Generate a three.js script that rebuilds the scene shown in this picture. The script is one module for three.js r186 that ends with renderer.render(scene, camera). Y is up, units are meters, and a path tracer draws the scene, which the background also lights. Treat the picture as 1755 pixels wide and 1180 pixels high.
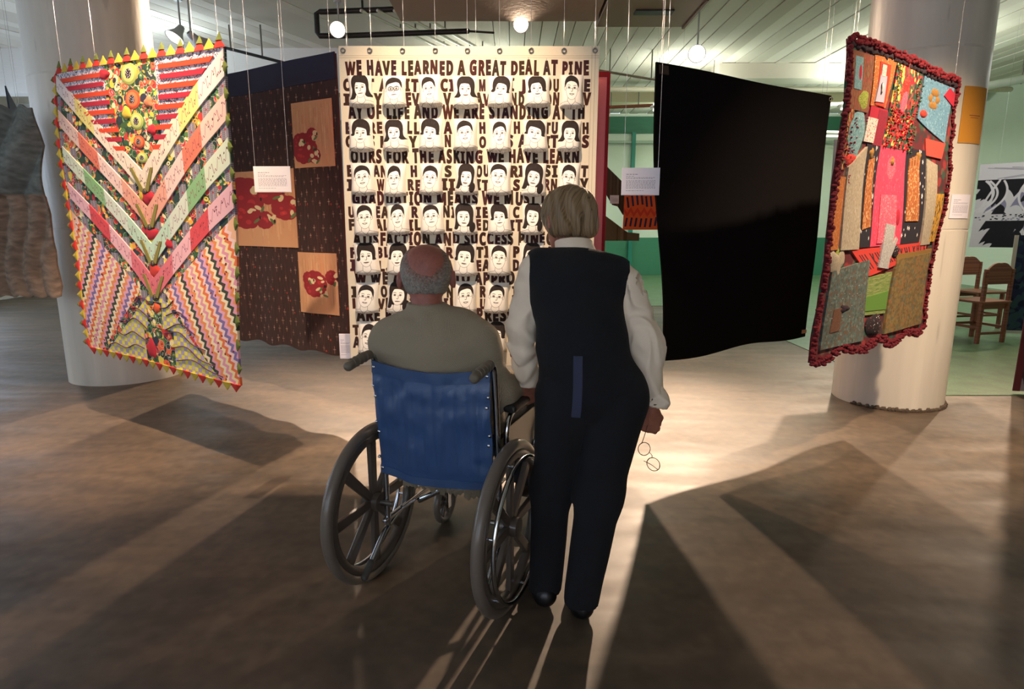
import * as THREE from 'three';
import { mergeGeometries } from 'three/addons/utils/BufferGeometryUtils.js';
import { RoundedBoxGeometry } from 'three/addons/geometries/RoundedBoxGeometry.js';
import { RectAreaLightUniformsLib } from 'three/addons/lights/RectAreaLightUniformsLib.js';
RectAreaLightUniformsLib.init();

/* ------------------------------------------------ camera, sky, exposure */
const scene = new THREE.Scene();
const camera = new THREE.PerspectiveCamera(58.2, 1755 / 1180, 0.05, 100);
camera.position.set(0, 1.38, 0);
camera.rotation.x = -11 * Math.PI / 180;
const renderer = new THREE.WebGLRenderer({ antialias: true });
renderer.toneMapping = THREE.LinearToneMapping;
renderer.toneMappingExposure = 1.0;
renderer.shadowMap.enabled = true;
scene.background = new THREE.Color().setRGB(3.3, 3.9, 4.8);   // overcast daylight outside the left windows

const LIGHT = { rear: 112, front: 52, side: 74, tube: 15, warm: [1, 0.72, 0.5], green: [0.9, 1, 0.88], hall: 8 };

/* ------------------------------------------------ helpers */
let seed = 7;
const rnd = () => { seed = (seed * 1664525 + 1013904223) >>> 0; return seed / 4294967296; };
const rr = (a, b) => a + (b - a) * rnd();
const V = (x, y, z) => new THREE.Vector3(x, y, z);
const lerp = (a, b, t) => a + (b - a) * t;
const clamp = (x, a, b) => Math.min(b, Math.max(a, x));
const sstep = (a, b, x) => { const t = clamp((x - a) / (b - a), 0, 1); return t * t * (3 - 2 * t); };
const hash = (x, y, z) => { let h = (x * 374761393 + y * 668265263 + z * 2147483647) | 0; h = Math.imul(h ^ (h >>> 13), 1274126177); return ((h ^ (h >>> 16)) >>> 0) / 4294967296; };
function noise(x, y, z = 0) {
  const xi = Math.floor(x), yi = Math.floor(y), zi = Math.floor(z), f = (t) => t * t * (3 - 2 * t), u = f(x - xi), v = f(y - yi), w = f(z - zi);
  const l = (k) => lerp(lerp(hash(xi, yi, zi + k), hash(xi + 1, yi, zi + k), u), lerp(hash(xi, yi + 1, zi + k), hash(xi + 1, yi + 1, zi + k), u), v);
  return lerp(l(0), l(1), w);
}
const fbm = (x, y, z = 0, n = 4) => { let s = 0, a = 0.5; for (let i = 0; i < n; i++) { s += a * noise(x, y, z); x *= 2.03; y *= 2.03; z *= 2.03; a *= 0.5; } return s; };
function canvasTex(w, h, draw, srgb = true, repeat = null) {
  const c = document.createElement('canvas'); c.width = w; c.height = h;
  draw(c.getContext('2d'), w, h);
  const t = new THREE.CanvasTexture(c);
  if (srgb) t.colorSpace = THREE.SRGBColorSpace;
  if (repeat) { t.wrapS = t.wrapT = THREE.RepeatWrapping; t.repeat.set(...repeat); }
  return t;
}
function dataTex(n, fn, srgb = false, repeat = [1, 1]) {       // fn(u, v) -> [r, g, b] 0..1, tiles by caller's choice
  const d = new Uint8Array(n * n * 4);
  for (let y = 0; y < n; y++) for (let x = 0; x < n; x++) {
    const c = fn(x / n, y / n), o = (y * n + x) * 4;
    for (let k = 0; k < 3; k++) d[o + k] = clamp((c.length ? c[k] : c) * 255, 0, 255);
    d[o + 3] = 255;
  }
  const t = new THREE.DataTexture(d, n, n);
  t.magFilter = THREE.LinearFilter; t.wrapS = t.wrapT = THREE.RepeatWrapping; t.repeat.set(...repeat); t.needsUpdate = true;
  if (srgb) t.colorSpace = THREE.SRGBColorSpace;
  return t;
}
const mat = (color, roughness = 0.8, o = {}) => new THREE.MeshStandardMaterial({ color, roughness, side: THREE.DoubleSide, ...o });
const names = new Map();
const numbered = (n) => { const k = names.get(n) ?? 0; names.set(n, k + 1); return k ? n + '_' + String(k).padStart(3, '0') : n; };
function thing(name, label, category, pos = [0, 0, 0], turn = 0, group) {
  const o = new THREE.Group(); o.name = numbered(name); scene.add(o); o.position.set(...pos); o.rotation.y = turn;
  o.userData = { label, category }; if (group) o.userData.group = group;
  return o;
}
function part(name, geo, m, parent, label) {
  const g = Array.isArray(geo) ? mergeGeometries(geo.map((q) => { const r = q.index ? q.toNonIndexed() : q; for (const k of Object.keys(r.attributes)) if (!['position', 'normal', 'uv'].includes(k)) r.deleteAttribute(k); return r; })) : geo;
  const o = new THREE.Mesh(g, m); o.name = name; o.castShadow = o.receiveShadow = true; parent.add(o);
  if (label) o.userData.label = label;
  return o;
}
function solo(name, geo, m, label, category, group) {
  const o = part(numbered(name), geo, m, scene); o.userData = { label, category }; if (group) o.userData.group = group; return o;
}
function struct(name, geo, m, parent = scene) { const o = part(name, geo, m, parent); if (parent === scene) o.userData.kind = 'structure'; return o; }
const box = (w, h, d, x = 0, y = 0, z = 0, r = 0) => { const g = r ? new RoundedBoxGeometry(w, h, d, 2, r) : new THREE.BoxGeometry(w, h, d); g.translate(x, y, z); return g; };
function uvMetres(g) {                                         // box-mapped uv in metres
  const p = g.attributes.position, n = g.attributes.normal, uv = new Float32Array(p.count * 2);
  for (let i = 0; i < p.count; i++) {
    const ax = Math.abs(n.getX(i)), ay = Math.abs(n.getY(i)), az = Math.abs(n.getZ(i));
    const [a, b] = ay >= ax && ay >= az ? [p.getX(i), p.getZ(i)] : ax > az ? [p.getZ(i), p.getY(i)] : [p.getX(i), p.getY(i)];
    uv[2 * i] = a; uv[2 * i + 1] = b;
  }
  g.setAttribute('uv', new THREE.BufferAttribute(uv, 2)); return g;
}
function tube(pts, r, seg = 24, rad = 10, smooth = true) {
  const vs = pts.map((p) => V(...p));
  const c = smooth ? new THREE.CatmullRomCurve3(vs, false, 'centripetal') : (() => { const k = new THREE.CurvePath(); for (let i = 1; i < vs.length; i++) k.add(new THREE.LineCurve3(vs[i - 1], vs[i])); return k; })();
  const g = new THREE.TubeGeometry(c, seg, r, rad, false);
  const caps = [[0, vs[0]], [1, vs[vs.length - 1]]].map(([t, p]) => { const s = new THREE.SphereGeometry(r, rad, 6); s.translate(p.x, p.y, p.z); return s; });
  return mergeGeometries([g, ...caps].map((q) => q.toNonIndexed()));
}
function rod(a, b, r0, r1 = r0, rad = 12) {
  const A = V(...a), B = V(...b), g = new THREE.CylinderGeometry(r1, r0, A.distanceTo(B), rad);
  g.applyQuaternion(new THREE.Quaternion().setFromUnitVectors(V(0, 1, 0), B.clone().sub(A).normalize()));
  const m = A.add(B).multiplyScalar(0.5); g.translate(m.x, m.y, m.z); return g;
}
/* closed slab over P(s, t, off): front at offset b, back at offset a */
function slab(P, nu, nv, a, b, uvf = (s, t) => [s, 1 - t]) {
  const pos = [], uv = [], idx = [];
  const sheet = (off, flip) => {
    const base = pos.length / 3;
    for (let j = 0; j <= nv; j++) for (let i = 0; i <= nu; i++) { const p = P(i / nu, j / nv, off); pos.push(p.x, p.y, p.z); uv.push(...uvf(i / nu, j / nv)); }
    for (let j = 0; j < nv; j++) for (let i = 0; i < nu; i++) {
      const q = base + j * (nu + 1) + i, w = nu + 1;
      if (flip) idx.push(q, q + 1, q + w, q + 1, q + w + 1, q + w); else idx.push(q, q + w, q + 1, q + 1, q + w, q + w + 1);
    }
  };
  sheet(b, false); sheet(a, true);
  const rim = (n, f, flip) => {
    const base = pos.length / 3;
    for (let i = 0; i <= n; i++) { const [s, t] = f(i / n); for (const o of [b, a]) { const p = P(s, t, o); pos.push(p.x, p.y, p.z); uv.push(...uvf(s, t)); } }
    for (let i = 0; i < n; i++) { const q = base + 2 * i; if (flip) idx.push(q, q + 2, q + 1, q + 1, q + 2, q + 3); else idx.push(q, q + 1, q + 2, q + 1, q + 3, q + 2); }
  };
  rim(nu, (k) => [k, 0], true); rim(nu, (k) => [k, 1], false); rim(nv, (k) => [0, k], false); rim(nv, (k) => [1, k], true);
  const g = new THREE.BufferGeometry();
  g.setAttribute('position', new THREE.Float32BufferAttribute(pos, 3)); g.setAttribute('uv', new THREE.Float32BufferAttribute(uv, 2)); g.setIndex(idx); g.computeVertexNormals();
  return g;
}
const bil = (q, s, t) => [lerp(lerp(q[0][0], q[1][0], s), lerp(q[3][0], q[2][0], s), t), lerp(lerp(q[0][1], q[1][1], s), lerp(q[3][1], q[2][1], s), t)];
/* a hanging quilt: corners TL, TR, BR, BL in the place; its group stands under the middle of its lower edge */
class Quilt {
  constructor(name, label, category, TL, TR, BR, BL, wave = () => 0, group) {
    this.base = [(BL[0] + BR[0]) / 2, 0, (BL[2] + BR[2]) / 2];
    this.c = [TL, TR, BR, BL].map((p) => V(p[0] - this.base[0], p[1], p[2] - this.base[2]));
    const a = this.c[1].clone().sub(this.c[0]), b = this.c[3].clone().sub(this.c[0]);
    this.n = b.cross(a).normalize(); this.wave = wave;
    this.w = this.c[0].distanceTo(this.c[1]); this.h = this.c[0].distanceTo(this.c[3]);
    this.g = thing(name, label, category, this.base, 0, group);
  }
  at(u, v, off = 0) {
    const [TL, TR, BR, BL] = this.c, p = TL.clone().lerp(TR, u).lerp(BL.clone().lerp(BR, u), v);
    return p.addScaledVector(this.n, off + this.wave(u, v));
  }
  body(m, nu = 40, nv = 48, th = 0.012, name = 'quilt_top', edge) { return part(name, slab((s, t, o) => { const [ds, dt] = edge ? edge(s, t) : [0, 0]; return this.at(s + ds, t + dt, o); }, nu, nv, -th, 0), m, this.g); }
  patch(name, q, m, lift = 0.004, n = 6, k = 6, uvf, label) { return part(name, slab((s, t, o) => this.at(...bil(q, s, t), o), n, k, -0.002, lift, uvf), m, this.g, label); }
  blob(name, cu, cv, ru, rv, m, lift = 0.006, wob = 0, n = 22, uvf, parent = this.g) {
    const P = (s, t, o) => { const a = s * Math.PI * 2, r = t * (1 + wob * Math.sin(a * 3 + cu * 40) + wob * 0.6 * Math.sin(a * 5 + cv * 30)); return this.at(cu + ru * r * Math.cos(a), cv + rv * r * Math.sin(a), o > 0 ? o * Math.sqrt(Math.max(0, 1.05 - t * t)) : o); };
    return part(name, slab(P, n, 5, -0.002, lift, uvf ?? ((s, t) => [0.5 + 0.5 * t * Math.cos(s * 6.2832), 0.5 + 0.5 * t * Math.sin(s * 6.2832)])), m, parent);
  }
  cord(name, pts, r, m) { return part(name, tube(pts.map((p) => this.at(p[0], p[1], r * 0.8).toArray()), r, pts.length * 6, 6), m, this.g); }
  wires(us, top, dv = 0.01, r = 0.001) {
    for (const u of us) { const p = this.at(u, dv, -0.004); part('hanging_wire', rod([p.x, p.y, p.z], [p.x, top, p.z], r, r, 6), M.wire, this.g); }
  }
}
/* surface nets over a signed distance function */
function meshSDF(f, mn, mx, cell) {
  const n = [0, 1, 2].map((i) => Math.ceil((mx[i] - mn[i]) / cell) + 1), [nx, ny, nz] = n, F = new Float32Array(nx * ny * nz);
  for (let k = 0, o = 0; k < nz; k++) for (let j = 0; j < ny; j++) for (let i = 0; i < nx; i++, o++) F[o] = f(mn[0] + i * cell, mn[1] + j * cell, mn[2] + k * cell);
  const id = new Int32Array(nx * ny * nz).fill(-1), pos = [], idx = [];
  const at = (i, j, k) => i + nx * (j + ny * k);
  for (let k = 0; k < nz - 1; k++) for (let j = 0; j < ny - 1; j++) for (let i = 0; i < nx - 1; i++) {
    const v = []; let neg = 0;
    for (let c = 0; c < 8; c++) { const d = F[at(i + (c & 1), j + ((c >> 1) & 1), k + (c >> 2))]; v.push(d); if (d < 0) neg++; }
    if (!neg || neg === 8) continue;
    let x = 0, y = 0, z = 0, m = 0;
    for (let a = 0; a < 8; a++) for (const bit of [1, 2, 4]) { const b = a | bit; if (b === a || (v[a] < 0) === (v[b] < 0)) continue; const t = v[a] / (v[a] - v[b]); x += (a & 1) + (bit === 1 ? t : 0); y += ((a >> 1) & 1) + (bit === 2 ? t : 0); z += (a >> 2) + (bit === 4 ? t : 0); m++; }
    id[at(i, j, k)] = pos.length / 3; pos.push(mn[0] + (i + x / m) * cell, mn[1] + (j + y / m) * cell, mn[2] + (k + z / m) * cell);
  }
  const quad = (a, b, c, d, flip) => { if (a < 0 || b < 0 || c < 0 || d < 0) return; if (flip) idx.push(a, c, b, a, d, c); else idx.push(a, b, c, a, c, d); };
  for (let k = 1; k < nz - 1; k++) for (let j = 1; j < ny - 1; j++) for (let i = 1; i < nx - 1; i++) {
    const s = F[at(i, j, k)] < 0;
    if (s !== F[at(i + 1, j, k)] < 0) quad(id[at(i, j - 1, k - 1)], id[at(i, j, k - 1)], id[at(i, j, k)], id[at(i, j - 1, k)], !s);
    if (s !== F[at(i, j + 1, k)] < 0) quad(id[at(i - 1, j, k - 1)], id[at(i - 1, j, k)], id[at(i, j, k)], id[at(i, j, k - 1)], !s);
    if (s !== F[at(i, j, k + 1)] < 0) quad(id[at(i - 1, j - 1, k)], id[at(i, j - 1, k)], id[at(i, j, k)], id[at(i - 1, j, k)], !s);
  }
  const nor = new Float32Array(pos.length), e = cell * 0.6, uv = new Float32Array(pos.length / 3 * 2);
  for (let i = 0; i < pos.length; i += 3) {
    const [x, y, z] = [pos[i], pos[i + 1], pos[i + 2]], gx = f(x + e, y, z) - f(x - e, y, z), gy = f(x, y + e, z) - f(x, y - e, z), gz = f(x, y, z + e) - f(x, y, z - e), l = Math.hypot(gx, gy, gz) || 1;
    nor[i] = gx / l; nor[i + 1] = gy / l; nor[i + 2] = gz / l; uv[i / 3 * 2] = x + z * 0.7; uv[i / 3 * 2 + 1] = y;
  }
  const g = new THREE.BufferGeometry();
  g.setAttribute('position', new THREE.Float32BufferAttribute(pos, 3)); g.setAttribute('normal', new THREE.BufferAttribute(nor, 3)); g.setAttribute('uv', new THREE.BufferAttribute(uv, 2)); g.setIndex(idx);
  return g;
}
const smin = (a, b, k) => { const h = clamp(0.5 + 0.5 * (b - a) / k, 0, 1); return lerp(b, a, h) - k * h * (1 - h); };
const smax = (a, b, k) => -smin(-a, -b, k);
const cap = (a, b, ra, rb = ra) => { const dx = b[0] - a[0], dy = b[1] - a[1], dz = b[2] - a[2], L = dx * dx + dy * dy + dz * dz || 1e-9; return (x, y, z) => { const px = x - a[0], py = y - a[1], pz = z - a[2], t = clamp((px * dx + py * dy + pz * dz) / L, 0, 1); return Math.hypot(px - dx * t, py - dy * t, pz - dz * t) - ra - (rb - ra) * t; }; };
const ell = (c, r) => { const m = Math.min(...r); return (x, y, z) => { const a = (x - c[0]) / r[0], b = (y - c[1]) / r[1], d = (z - c[2]) / r[2], k = Math.hypot(a, b, d), l = Math.hypot(a / r[0], b / r[1], d / r[2]); return k < 1e-6 ? -m : k * (k - 1) / l; }; };
const join = (k, ...fs) => (x, y, z) => { let d = fs[0](x, y, z); for (let i = 1; i < fs.length; i++) d = smin(d, fs[i](x, y, z), k); return d; };
const moved = (f, pos, e) => { const q = new THREE.Matrix4().compose(V(...pos), new THREE.Quaternion().setFromEuler(new THREE.Euler(...e, 'YXZ')), V(1, 1, 1)).invert().elements; return (x, y, z) => f(q[0] * x + q[4] * y + q[8] * z + q[12], q[1] * x + q[5] * y + q[9] * z + q[13], q[2] * x + q[6] * y + q[10] * z + q[14]); };

/* ------------------------------------------------ materials */
const weave = dataTex(128, (u, v) => { const a = 0.5 + 0.5 * Math.sin(u * 64 * Math.PI * 2), b = 0.5 + 0.5 * Math.sin(v * 64 * Math.PI * 2); return 0.25 * a + 0.25 * b + 0.5 * hash((u * 128) | 0, (v * 128) | 0, 3); });
const weaveBig = weave.clone(); weaveBig.repeat.set(6, 6);
const wool = dataTex(256, (u, v) => { const x = u * 256, y = v * 256; return 0.55 * hash(x | 0, y | 0, 5) + 0.45 * (0.5 + 0.5 * Math.sin(u * Math.PI * 2 * 40) * Math.cos(v * Math.PI * 2 * 32)); }, false, [5, 5]);
const grain = dataTex(256, (u, v) => 0.5 * hash((u * 256) | 0, (v * 256) | 0, 9) + 0.5 * hash((u * 64) | 0, (v * 64) | 0, 11));
const M = {
  wire: new THREE.MeshPhysicalMaterial({ color: 0xd8d8d8, roughness: 0.25, metalness: 0.6, side: THREE.DoubleSide }),
  chrome: mat(0xc9ced6, 0.14, { metalness: 1 }),
  steel: mat(0x8a8782, 0.35, { metalness: 0.9 }),
  dark: mat(0x1d1b1a, 0.5), black: mat(0x0d0d0d, 0.6),
  rubber: mat(0x3a3733, 0.6), greyPlastic: mat(0x5a5249, 0.42), grip: mat(0x6b6254, 0.75),
  lampBody: mat(0xb9bcbc, 0.4, { metalness: 0.3 }), white: mat(0xe6e3dc, 0.6),
  paper: mat(0xe4e2ea, 0.7),
};

/* ------------------------------------------------ the room */
const CEIL = 4.25, ROOM = { x0: -9.5, x1: 10.5, z0: -17.2, z1: 3.4 };
const RW = ROOM.x1 - ROOM.x0, RD = ROOM.z1 - ROOM.z0, RX = (ROOM.x0 + ROOM.x1) / 2, RZ = (ROOM.z0 + ROOM.z1) / 2;
const floorTex = dataTex(2048, (u, v) => {
  const x = u * 20, z = v * 20, w = fbm(x * 0.8 + 3, z * 0.8, 1), s = fbm(x * 3 + w * 5, z * 3 + w * 5, 4), f = fbm(x * 26, z * 26, 7, 3), sw = fbm(x * 2 + w * 8, z * 14 + w * 6, 12, 3);
  const k = 0.6 + 0.3 * (w - 0.45) + 0.22 * (s - 0.45) + 0.24 * (f - 0.45) + 0.16 * (sw - 0.45);
  return [0.57 * k, 0.475 * k, 0.375 * k];
}, true, [0.05, 0.05]);
const floorRough = dataTex(512, (u, v) => { const x = u * 20, z = v * 20, w = fbm(x, z, 21), s = fbm(x * 2 + w * 6, z * 12 + w * 6, 23, 3); const r = 0.34 + 0.3 * s + 0.12 * w; return [r, r, r]; }, false, [0.05, 0.05]);
const floorBump = dataTex(512, (u, v) => fbm(u * 24, v * 90, 31, 3), false, [0.25, 0.25]);
const floorMat = mat(0xffffff, 1, { map: floorTex, roughnessMap: floorRough, bumpMap: floorBump, bumpScale: 0.001 });
struct('floor', uvMetres(box(RW, 0.2, RD, RX, -0.1, RZ)), floorMat);
const vinylTex = dataTex(256, (u, v) => { const k = 0.8 + 0.3 * (fbm(u * 20, v * 20, 41) - 0.5) + 0.12 * (hash((u * 256) | 0, (v * 256) | 0, 2) - 0.5); return [0.46 * k, 0.60 * k, 0.42 * k]; }, true, [0.4, 0.4]);
const vinyl = mat(0xffffff, 0.34, { map: vinylTex });
struct('floor_green', uvMetres(box(7.2, 0.006, 12.2, 6.9, 0.003, -11.0)), vinyl);
struct('floor_rear', uvMetres(box(6.2, 0.006, 6.6, 0.2, 0.003, -13.85)), vinyl);

const plaster = (hex, r = 0.85) => mat(hex, r, { bumpMap: grain, bumpScale: 0.002 });
const mint = plaster(0xdbe6d6), cream = plaster(0xd5d3ca), green = plaster(0x2f6a50, 0.6), teal = plaster(0x3f8466, 0.6);
/* far wall of the green room: dark header band, mint field between thin posts, green wainscot */
struct('wall_far', box(RW, CEIL, 0.2, RX, CEIL / 2, ROOM.z0 - 0.1), mint);
struct('trim_1', box(RW, 0.42, 0.06, RX, CEIL - 0.3, ROOM.z0 + 0.03), green);
struct('baseboard_far', box(RW, 1.02, 0.05, RX, 0.51, ROOM.z0 + 0.025), teal);
for (const [i, x] of [-7, -4.2, -1.4, 3.22, 6.1, 9.0].entries()) struct('trim_' + (i + 2), box(0.1, CEIL - 0.5, 0.1, x, (CEIL - 0.5) / 2, ROOM.z0 + 0.1), mat(0x24806f, 0.5));
struct('trim_8', box(RW, 0.07, 0.09, RX, 3.52, ROOM.z0 + 0.05), mat(0xa9bfae, 0.5));
struct('wall_right', box(0.2, CEIL, RD, ROOM.x1 + 0.1, CEIL / 2, RZ), mint);
/* wall behind the camera with two windows */
{
  const wx = [[-6.4, -2.9], [-1.9, 1.6]], z = ROOM.z1 + 0.1, segs = [];
  let x = ROOM.x0;
  wx.forEach(([a, b]) => { segs.push(box(a - x, CEIL, 0.2, (a + x) / 2, CEIL / 2, z), box(b - a, 1.0, 0.2, (a + b) / 2, 0.5, z), box(b - a, CEIL - 3.2, 0.2, (a + b) / 2, (CEIL + 3.2) / 2, z)); x = b; });
  segs.push(box(ROOM.x1 - x, CEIL, 0.2, (ROOM.x1 + x) / 2, CEIL / 2, z));
  struct('wall_back', segs, cream);
  wx.forEach(([a, b], i) => {
    const w = new THREE.Group(); w.name = 'window_' + (i + 4); w.userData.kind = 'structure'; w.position.set((a + b) / 2, 0, z); scene.add(w);
    const L = b - a;
    part('window_frame', [box(0.07, 2.2, 0.08, -L / 2 + 0.035, 2.1, 0), box(0.07, 2.2, 0.08, L / 2 - 0.035, 2.1, 0), box(L, 0.07, 0.08, 0, 1.035, 0), box(L, 0.07, 0.08, 0, 3.165, 0), box(0.05, 2.1, 0.06, 0, 2.1, 0)], M.white, w);
    for (const s of [-1, 1]) part('pane', box(L / 2 - 0.06, 2.1, 0.006, s * (L / 4 - 0.005), 2.1, 0), new THREE.MeshPhysicalMaterial({ color: 0xf4f4f4, roughness: 0.05, transmission: 1, thickness: 0 }), w);
  });
}
/* left wall with three tall windows */
{
  const wz = [[-11.5, -8.7], [-7.4, -4.6], [-3.2, -0.6]], segs = [], x = ROOM.x0 - 0.1;
  let z = ROOM.z0;
  for (const [a, b] of wz) { segs.push(box(0.2, CEIL, a - z, x, CEIL / 2, (a + z) / 2), box(0.2, 0.9, b - a, x, 0.45, (a + b) / 2), box(0.2, CEIL - 3.5, b - a, x, (CEIL + 3.5) / 2, (a + b) / 2)); z = b; }
  segs.push(box(0.2, CEIL, ROOM.z1 - z, x, CEIL / 2, (ROOM.z1 + z) / 2));
  struct('wall_left', segs, cream);
  wz.forEach(([a, b], i) => {
    const w = new THREE.Group(); w.name = 'window_' + (i + 1); w.userData.kind = 'structure'; w.position.set(x, 0, (a + b) / 2); scene.add(w);
    const L = b - a, fr = [box(0.08, 2.6, 0.07, 0, 2.2, -L / 2 + 0.035), box(0.08, 2.6, 0.07, 0, 2.2, L / 2 - 0.035), box(0.08, 0.07, L, 0, 0.935, 0), box(0.08, 0.07, L, 0, 3.465, 0), box(0.06, 2.5, 0.05, 0, 2.2, 0)];
    part('window_frame', fr, M.white, w);
    for (const s of [-1, 1]) part('pane', box(0.006, 2.5, L / 2 - 0.06, 0, 2.2, s * (L / 4 - 0.005)), new THREE.MeshPhysicalMaterial({ color: 0xffffff, roughness: 0.05, transmission: 1, thickness: 0 }), w);
  });
}
/* ceiling: board-marked concrete, one strip per board, in two bays */
{
  const ceil = struct('ceiling', box(RW, 0.2, RD, RX, CEIL + 0.16, RZ), plaster(0xc9c4b6));
  const tones = [0xd9d5c8, 0xcfcabc, 0xe0dccf, 0xc6c0b1].map((c) => mat(c, 0.85, { bumpMap: grain, bumpScale: 0.003 }));
  const strip = uvMetres(new THREE.BoxGeometry(0.226, 0.05, 10));
  for (let i = 0; i < 46; i++) { const b = part('ceiling_board', strip, tones[(rnd() * 4) | 0], ceil); b.position.set(-0.4 + i * 0.24, CEIL + 0.02 + rr(-0.008, 0.008), -12.2); }
  const strip2 = uvMetres(new THREE.BoxGeometry(0.226, 0.05, 14)), a = -24 * Math.PI / 180;
  for (let i = 0; i < 44; i++) {
    const d = -10.6 + i * 0.24, b = part('ceiling_board', strip2, tones[(rnd() * 4) | 0], ceil);
    b.rotation.y = a; b.position.set(-1.2 + d * Math.cos(a) + 0.1, CEIL + 0.085 + rr(-0.008, 0.008), -12.4 - d * Math.sin(a));
  }
  struct('ceiling_front', box(RW, 0.1, 8.6, RX, CEIL + 0.05, -0.9), plaster(0xc9c4b6));
}
struct('beam_left', box(8.9, 0.72, 0.3, -5.05, CEIL - 0.3, -11.4), plaster(0xe2e2de));
struct('beam_left_low', box(8.9, 0.3, 0.5, -5.05, CEIL - 0.78, -12.6), plaster(0xd5dad8));
struct('wall_left_rear', box(8.0, CEIL, 0.2, -5.5, CEIL / 2, -14.5), plaster(0xd8dcd9));
struct('beam_right', box(3.1, 0.26, 0.5, 5.3, CEIL - 0.14, -12.2), plaster(0xddd6c8));
struct('beam_right_low', box(9.5, 0.22, 0.4, 5.6, CEIL - 0.12, -14.6), plaster(0xc9c39f));
struct('beam_middle', box(2.42, 0.5, 3.2, -0.17, 4.1, -6.7), plaster(0x9d8878));
/* two round concrete columns with flared capitals */
function column(name, x, z, r) {
  const pr = [[r, 0], [r, 1.33], [r - 0.004, 1.335], [r - 0.004, 1.345], [r, 1.35], [r, 2.55], [r - 0.004, 2.555], [r - 0.004, 2.565], [r, 2.57], [r, 3.42], [r + 0.07, 3.44], [r + 0.08, 3.5], [r + 0.55, 4.22], [r + 0.55, CEIL + 0.02]].map((p) => new THREE.Vector2(...p));
  const g = new THREE.LatheGeometry(pr, 64); g.translate(x, 0, z);
  const t = dataTex(256, (u, v) => { const k = 0.9 + 0.14 * (fbm(u * 30, v * 14, r * 50) - 0.5) - (noise(u * 60, v * 30, 5) > 0.93 ? 0.08 : 0); return [k, k * 0.985, k * 0.95]; }, true, [1, 1]);
  struct(name, g, mat(0xe9e6dd, 0.42, { map: t, bumpMap: grain, bumpScale: 0.0015 }));
}
column('column_left', -3.60, -5.67, 0.475);
column('column_right', 3.03, -4.84, 0.392);
/* crumbly sealant at the foot of the right column */
{
  const g = []; for (let i = 0; i < 90; i++) { const a = 0.4 + i / 90 * 2.6, k = rr(0.008, 0.02), s = new THREE.IcosahedronGeometry(k, 0); s.scale(1, rr(0.6, 1.6), 1); s.translate(3.03 - 0.398 * Math.cos(a), k * 0.5, -4.84 + 0.398 * Math.sin(a)); g.push(s); }
  const o = solo('sealant_crumbs', g, mat(0x4f4438, 0.9), 'dark crumbly sealant around the foot of the right white column', 'sealant'); o.userData.kind = 'stuff';
}

/* ------------------------------------------------ lamps */
function lampHead(kind, label, pos, target, power, o = {}) {
  const t = thing('spotlight', label, 'spotlight', pos, 0, o.group);
  const dir = V(...target).sub(V(...pos)).normalize(), q = new THREE.Quaternion().setFromUnitVectors(V(0, 0, 1), dir), R = o.r ?? 0.1;
  const pr = [[0.026, -0.2], [0.04, -0.19], [0.05, -0.14], [0.06, -0.1], [R, 0], [R + 0.004, 0.004], [R - 0.004, 0.002]].map((p) => new THREE.Vector2(...p));
  const h = new THREE.LatheGeometry(pr, 24); h.rotateX(Math.PI / 2); h.applyQuaternion(q); part('lamp_housing', h, M.lampBody, t);
  const glow = new THREE.SphereGeometry(R * 0.93, 20, 10, 0, Math.PI * 2, 0, Math.PI / 2); glow.scale(1, 0.35, 1); glow.rotateX(Math.PI / 2); glow.translate(0, 0, -0.012); glow.applyQuaternion(q);
  part('lamp_bulb', glow, new THREE.MeshStandardMaterial({ color: 0xffffff, emissive: new THREE.Color().setRGB(1, 0.86, 0.74), emissiveIntensity: o.glow ?? 5 }), t);
  const b = dir.clone().multiplyScalar(-0.16);
  part('lamp_stem', [rod([b.x, b.y, b.z], [b.x, (o.top ?? CEIL - 0.02) - pos[1], b.z], 0.011), new THREE.CylinderGeometry(0.05, 0.05, 0.03, 16).translate(b.x, (o.top ?? CEIL - 0.02) - pos[1] - 0.01, b.z)], M.lampBody, t);
  if (power) {
    const s = new THREE.SpotLight(new THREE.Color().setRGB(...(o.color ?? LIGHT.warm)), power, 0, o.angle ?? 0.72, o.pen ?? 0.7, 2);
    s.position.copy(dir.clone().multiplyScalar(0.06)); s.target.position.copy(dir.clone().multiplyScalar(2)); s.castShadow = true; s.shadow.radius = o.soft ?? 3; s.shadow.mapSize.set(2048, 2048);
    t.add(s, s.target);
  }
  return t;
}
lampHead('rear', 'glowing ceiling spotlight under the dark pipe, above the left edge of the portrait quilt', [-2.25, 3.84, -8.6], [-1.3, 0.4, -1.0], LIGHT.rear);
lampHead('rear', 'glowing ceiling spotlight above the middle of the portrait quilt', [0.115, 3.9, -8.6], [0.1, 0.3, -1.0], LIGHT.rear);
lampHead('rear', 'glowing ceiling spotlight on a thin stem above the black quilt back', [2.40, 3.55, -8.6], [0.55, 0, -2.6], LIGHT.rear * 1.6, { r: 0.11, angle: 0.42, pen: 1 });
lampHead('rear', 'ceiling spotlight hidden behind the top corner of the red-bordered quilt', [4.72, 3.52, -8.6], [1.9, 0, -3.4], LIGHT.rear * 0.62, { angle: 0.6, pen: 0.9 });
lampHead('rear', 'ceiling spotlight behind the right column', [7.1, 3.6, -8.6], [5.0, 0, -4.6], LIGHT.rear * 0.4, { angle: 0.5, pen: 1 });
lampHead('rear', 'ceiling spotlight with a lit rim above the fruit quilt, right of the left column', [-4.36, 3.74, -8.6], [-5.2, 1.6, -7.4], LIGHT.rear * 0.06, { r: 0.12, glow: 2.5 });
lampHead('rear', 'unlit spotlight turned away beside the lit-rim spotlight above the fruit quilt', [-3.98, 3.62, -8.5], [-3.3, 2.6, -9.6], 0, { r: 0.13, glow: 0 });
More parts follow.
